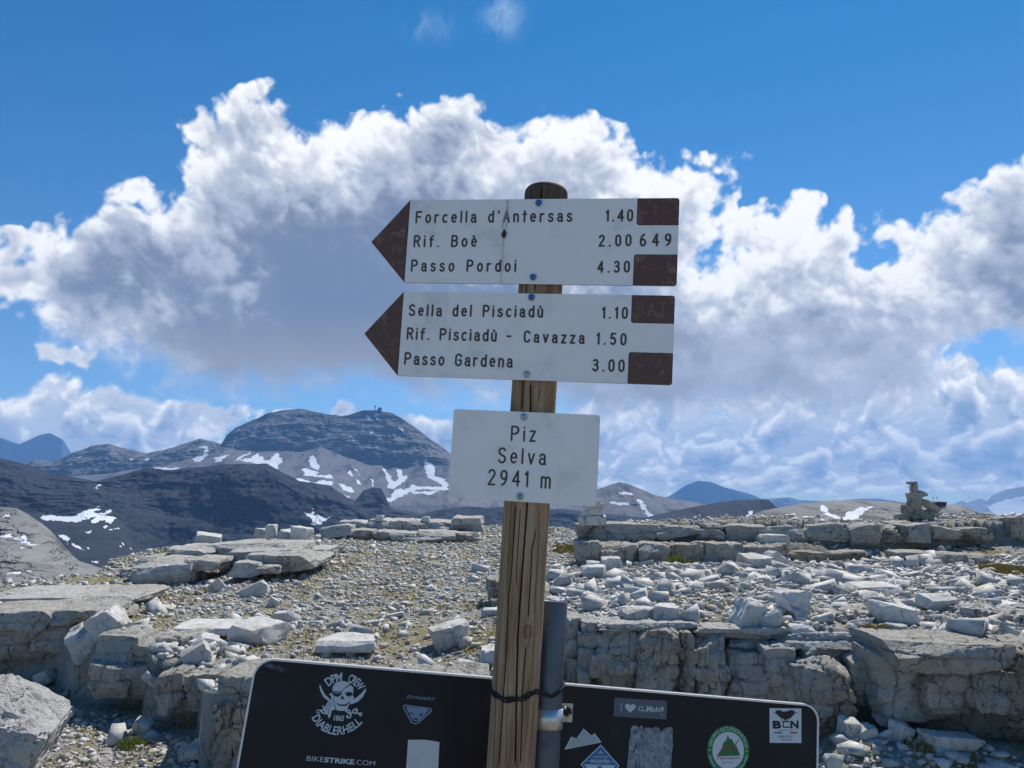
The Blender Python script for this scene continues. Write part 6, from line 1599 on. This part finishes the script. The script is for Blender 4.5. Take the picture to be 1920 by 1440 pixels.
# ------------------------------------------------------------------ tiny far things
M_dk = simple('dark timber', (0.035, 0.035, 0.04), 0.8); M_roof = simple('dull roof', (0.09, 0.09, 0.10), 0.6)
hp = at(712, 767.5, 3905)
hut = empty('mountain_hut', tuple(hp), 'tiny dark refuge hut on top of the massif', 'hut')
def prism(name, pts, y0, y1, mat, parent):
    n = len(pts); V = [(x, y0, z) for x, z in pts] + [(x, y1, z) for x, z in pts]
    F = [tuple(range(n)), tuple(range(2 * n - 1, n - 1, -1))] + [(i, n + i, n + (i + 1) % n, (i + 1) % n) for i in range(n)]
    me = bpy.data.meshes.new(name); me.from_pydata(V, [], F); me.materials.append(mat); o = bpy.data.objects.new(name, me); COL.objects.link(o); o.parent = parent; return o
prism('wall', [(-9, -12), (9, -12), (9, 5), (-9, 5)], -5, 5, M_dk, hut); prism('roof', [(-10, 5), (10, 5), (0, 11)], -6, 6, M_roof, hut)
ma = at(703.5, 768, 3900)
mast = empty('radio_mast', tuple(ma), 'thin mast beside the hut on the massif summit', 'mast')
prism('pole', [(-1.5, -8), (1.5, -8), (1.2, 21), (-1.2, 21)], -1.2, 1.2, M_dk, mast); prism('panel', [(-4, 12), (4, 12), (4, 19), (-4, 19)], -2, -1.3, M_dk, mast)
p, F = rock_pts(10, 8, 3.4, 14, 777, box=0.5, cuts=6, rough=0)
oc = mesh_np('rock_outcrop', p, F, M_mA, {'snow': np.zeros(len(p))}); oc.location = at(1758, 945, 498); tag(oc, 'dark low outcrop beneath the two hikers', 'rock')
def hiker(px, lean, label, seed):
    """a standing walker: one skinned body"""
    me = bpy.data.meshes.new('person')
    J_ = dict(pel=(0, 0, .95), chest=(0, 0, 1.32), neck=(0, 0, 1.50), head=(0.0, -.02, 1.66), top=(0, 0, 1.76), ls=(-.20, 0, 1.42), le=(-.28, .04, 1.15), lh=(-.30 + lean, -.10, .92), rs=(.20, 0, 1.42), re=(.30, .02, 1.17), rh=(.33, -.14, .98), lk=(-.12, -.02, .50), lf=(-.14, 0, .07), rk=(.12, -.04, .50), rf=(.16, .02, .07), pk=(0, .16, 1.30))
    K = list(J_); E_ = [('pel', 'chest'), ('chest', 'neck'), ('neck', 'head'), ('head', 'top'), ('chest', 'ls'), ('ls', 'le'), ('le', 'lh'), ('chest', 'rs'), ('rs', 're'), ('re', 'rh'), ('pel', 'lk'), ('lk', 'lf'), ('pel', 'rk'), ('rk', 'rf'), ('chest', 'pk')]
    Rd = dict(pel=.15, chest=.17, neck=.06, head=.11, top=.07, ls=.08, le=.055, lh=.04, rs=.08, re=.055, rh=.04, lk=.08, lf=.06, rk=.08, rf=.06, pk=.15)
    me.from_pydata([J_[k] for k in K], [(K.index(a), K.index(b)) for a, b in E_], [])
    o = bpy.data.objects.new('person', me); COL.objects.link(o)
    mod = o.modifiers.new('skin', 'SKIN'); sv = me.skin_vertices[0] if me.skin_vertices else None
    if sv is None:
        me.attributes  # a skin layer is made by the modifier's data below
        bm = bmesh.new(); bm.from_mesh(me); bm.verts.layers.skin.verify(); bm.to_mesh(me); bm.free(); sv = me.skin_vertices[0]
    for i, k in enumerate(K): sv.data[i].radius = (Rd[k], Rd[k])
    sv.data[0].use_root = True
    o.modifiers.new('smooth', 'SUBSURF').levels = 1
    me.materials.append(simple('hiker clothes', (0.03, 0.035, 0.05), 0.8))
    p0 = at(px, 937, 492); o.location = (p0[0], 498, p0[2]); tag(o, label, 'person', 'two hikers on the bare hill')
hiker(1759.5, 0.05, 'tiny standing hiker nearer the tall cairn', 1); hiker(1766.5, -0.1, 'tiny standing hiker farther from the tall cairn', 2)
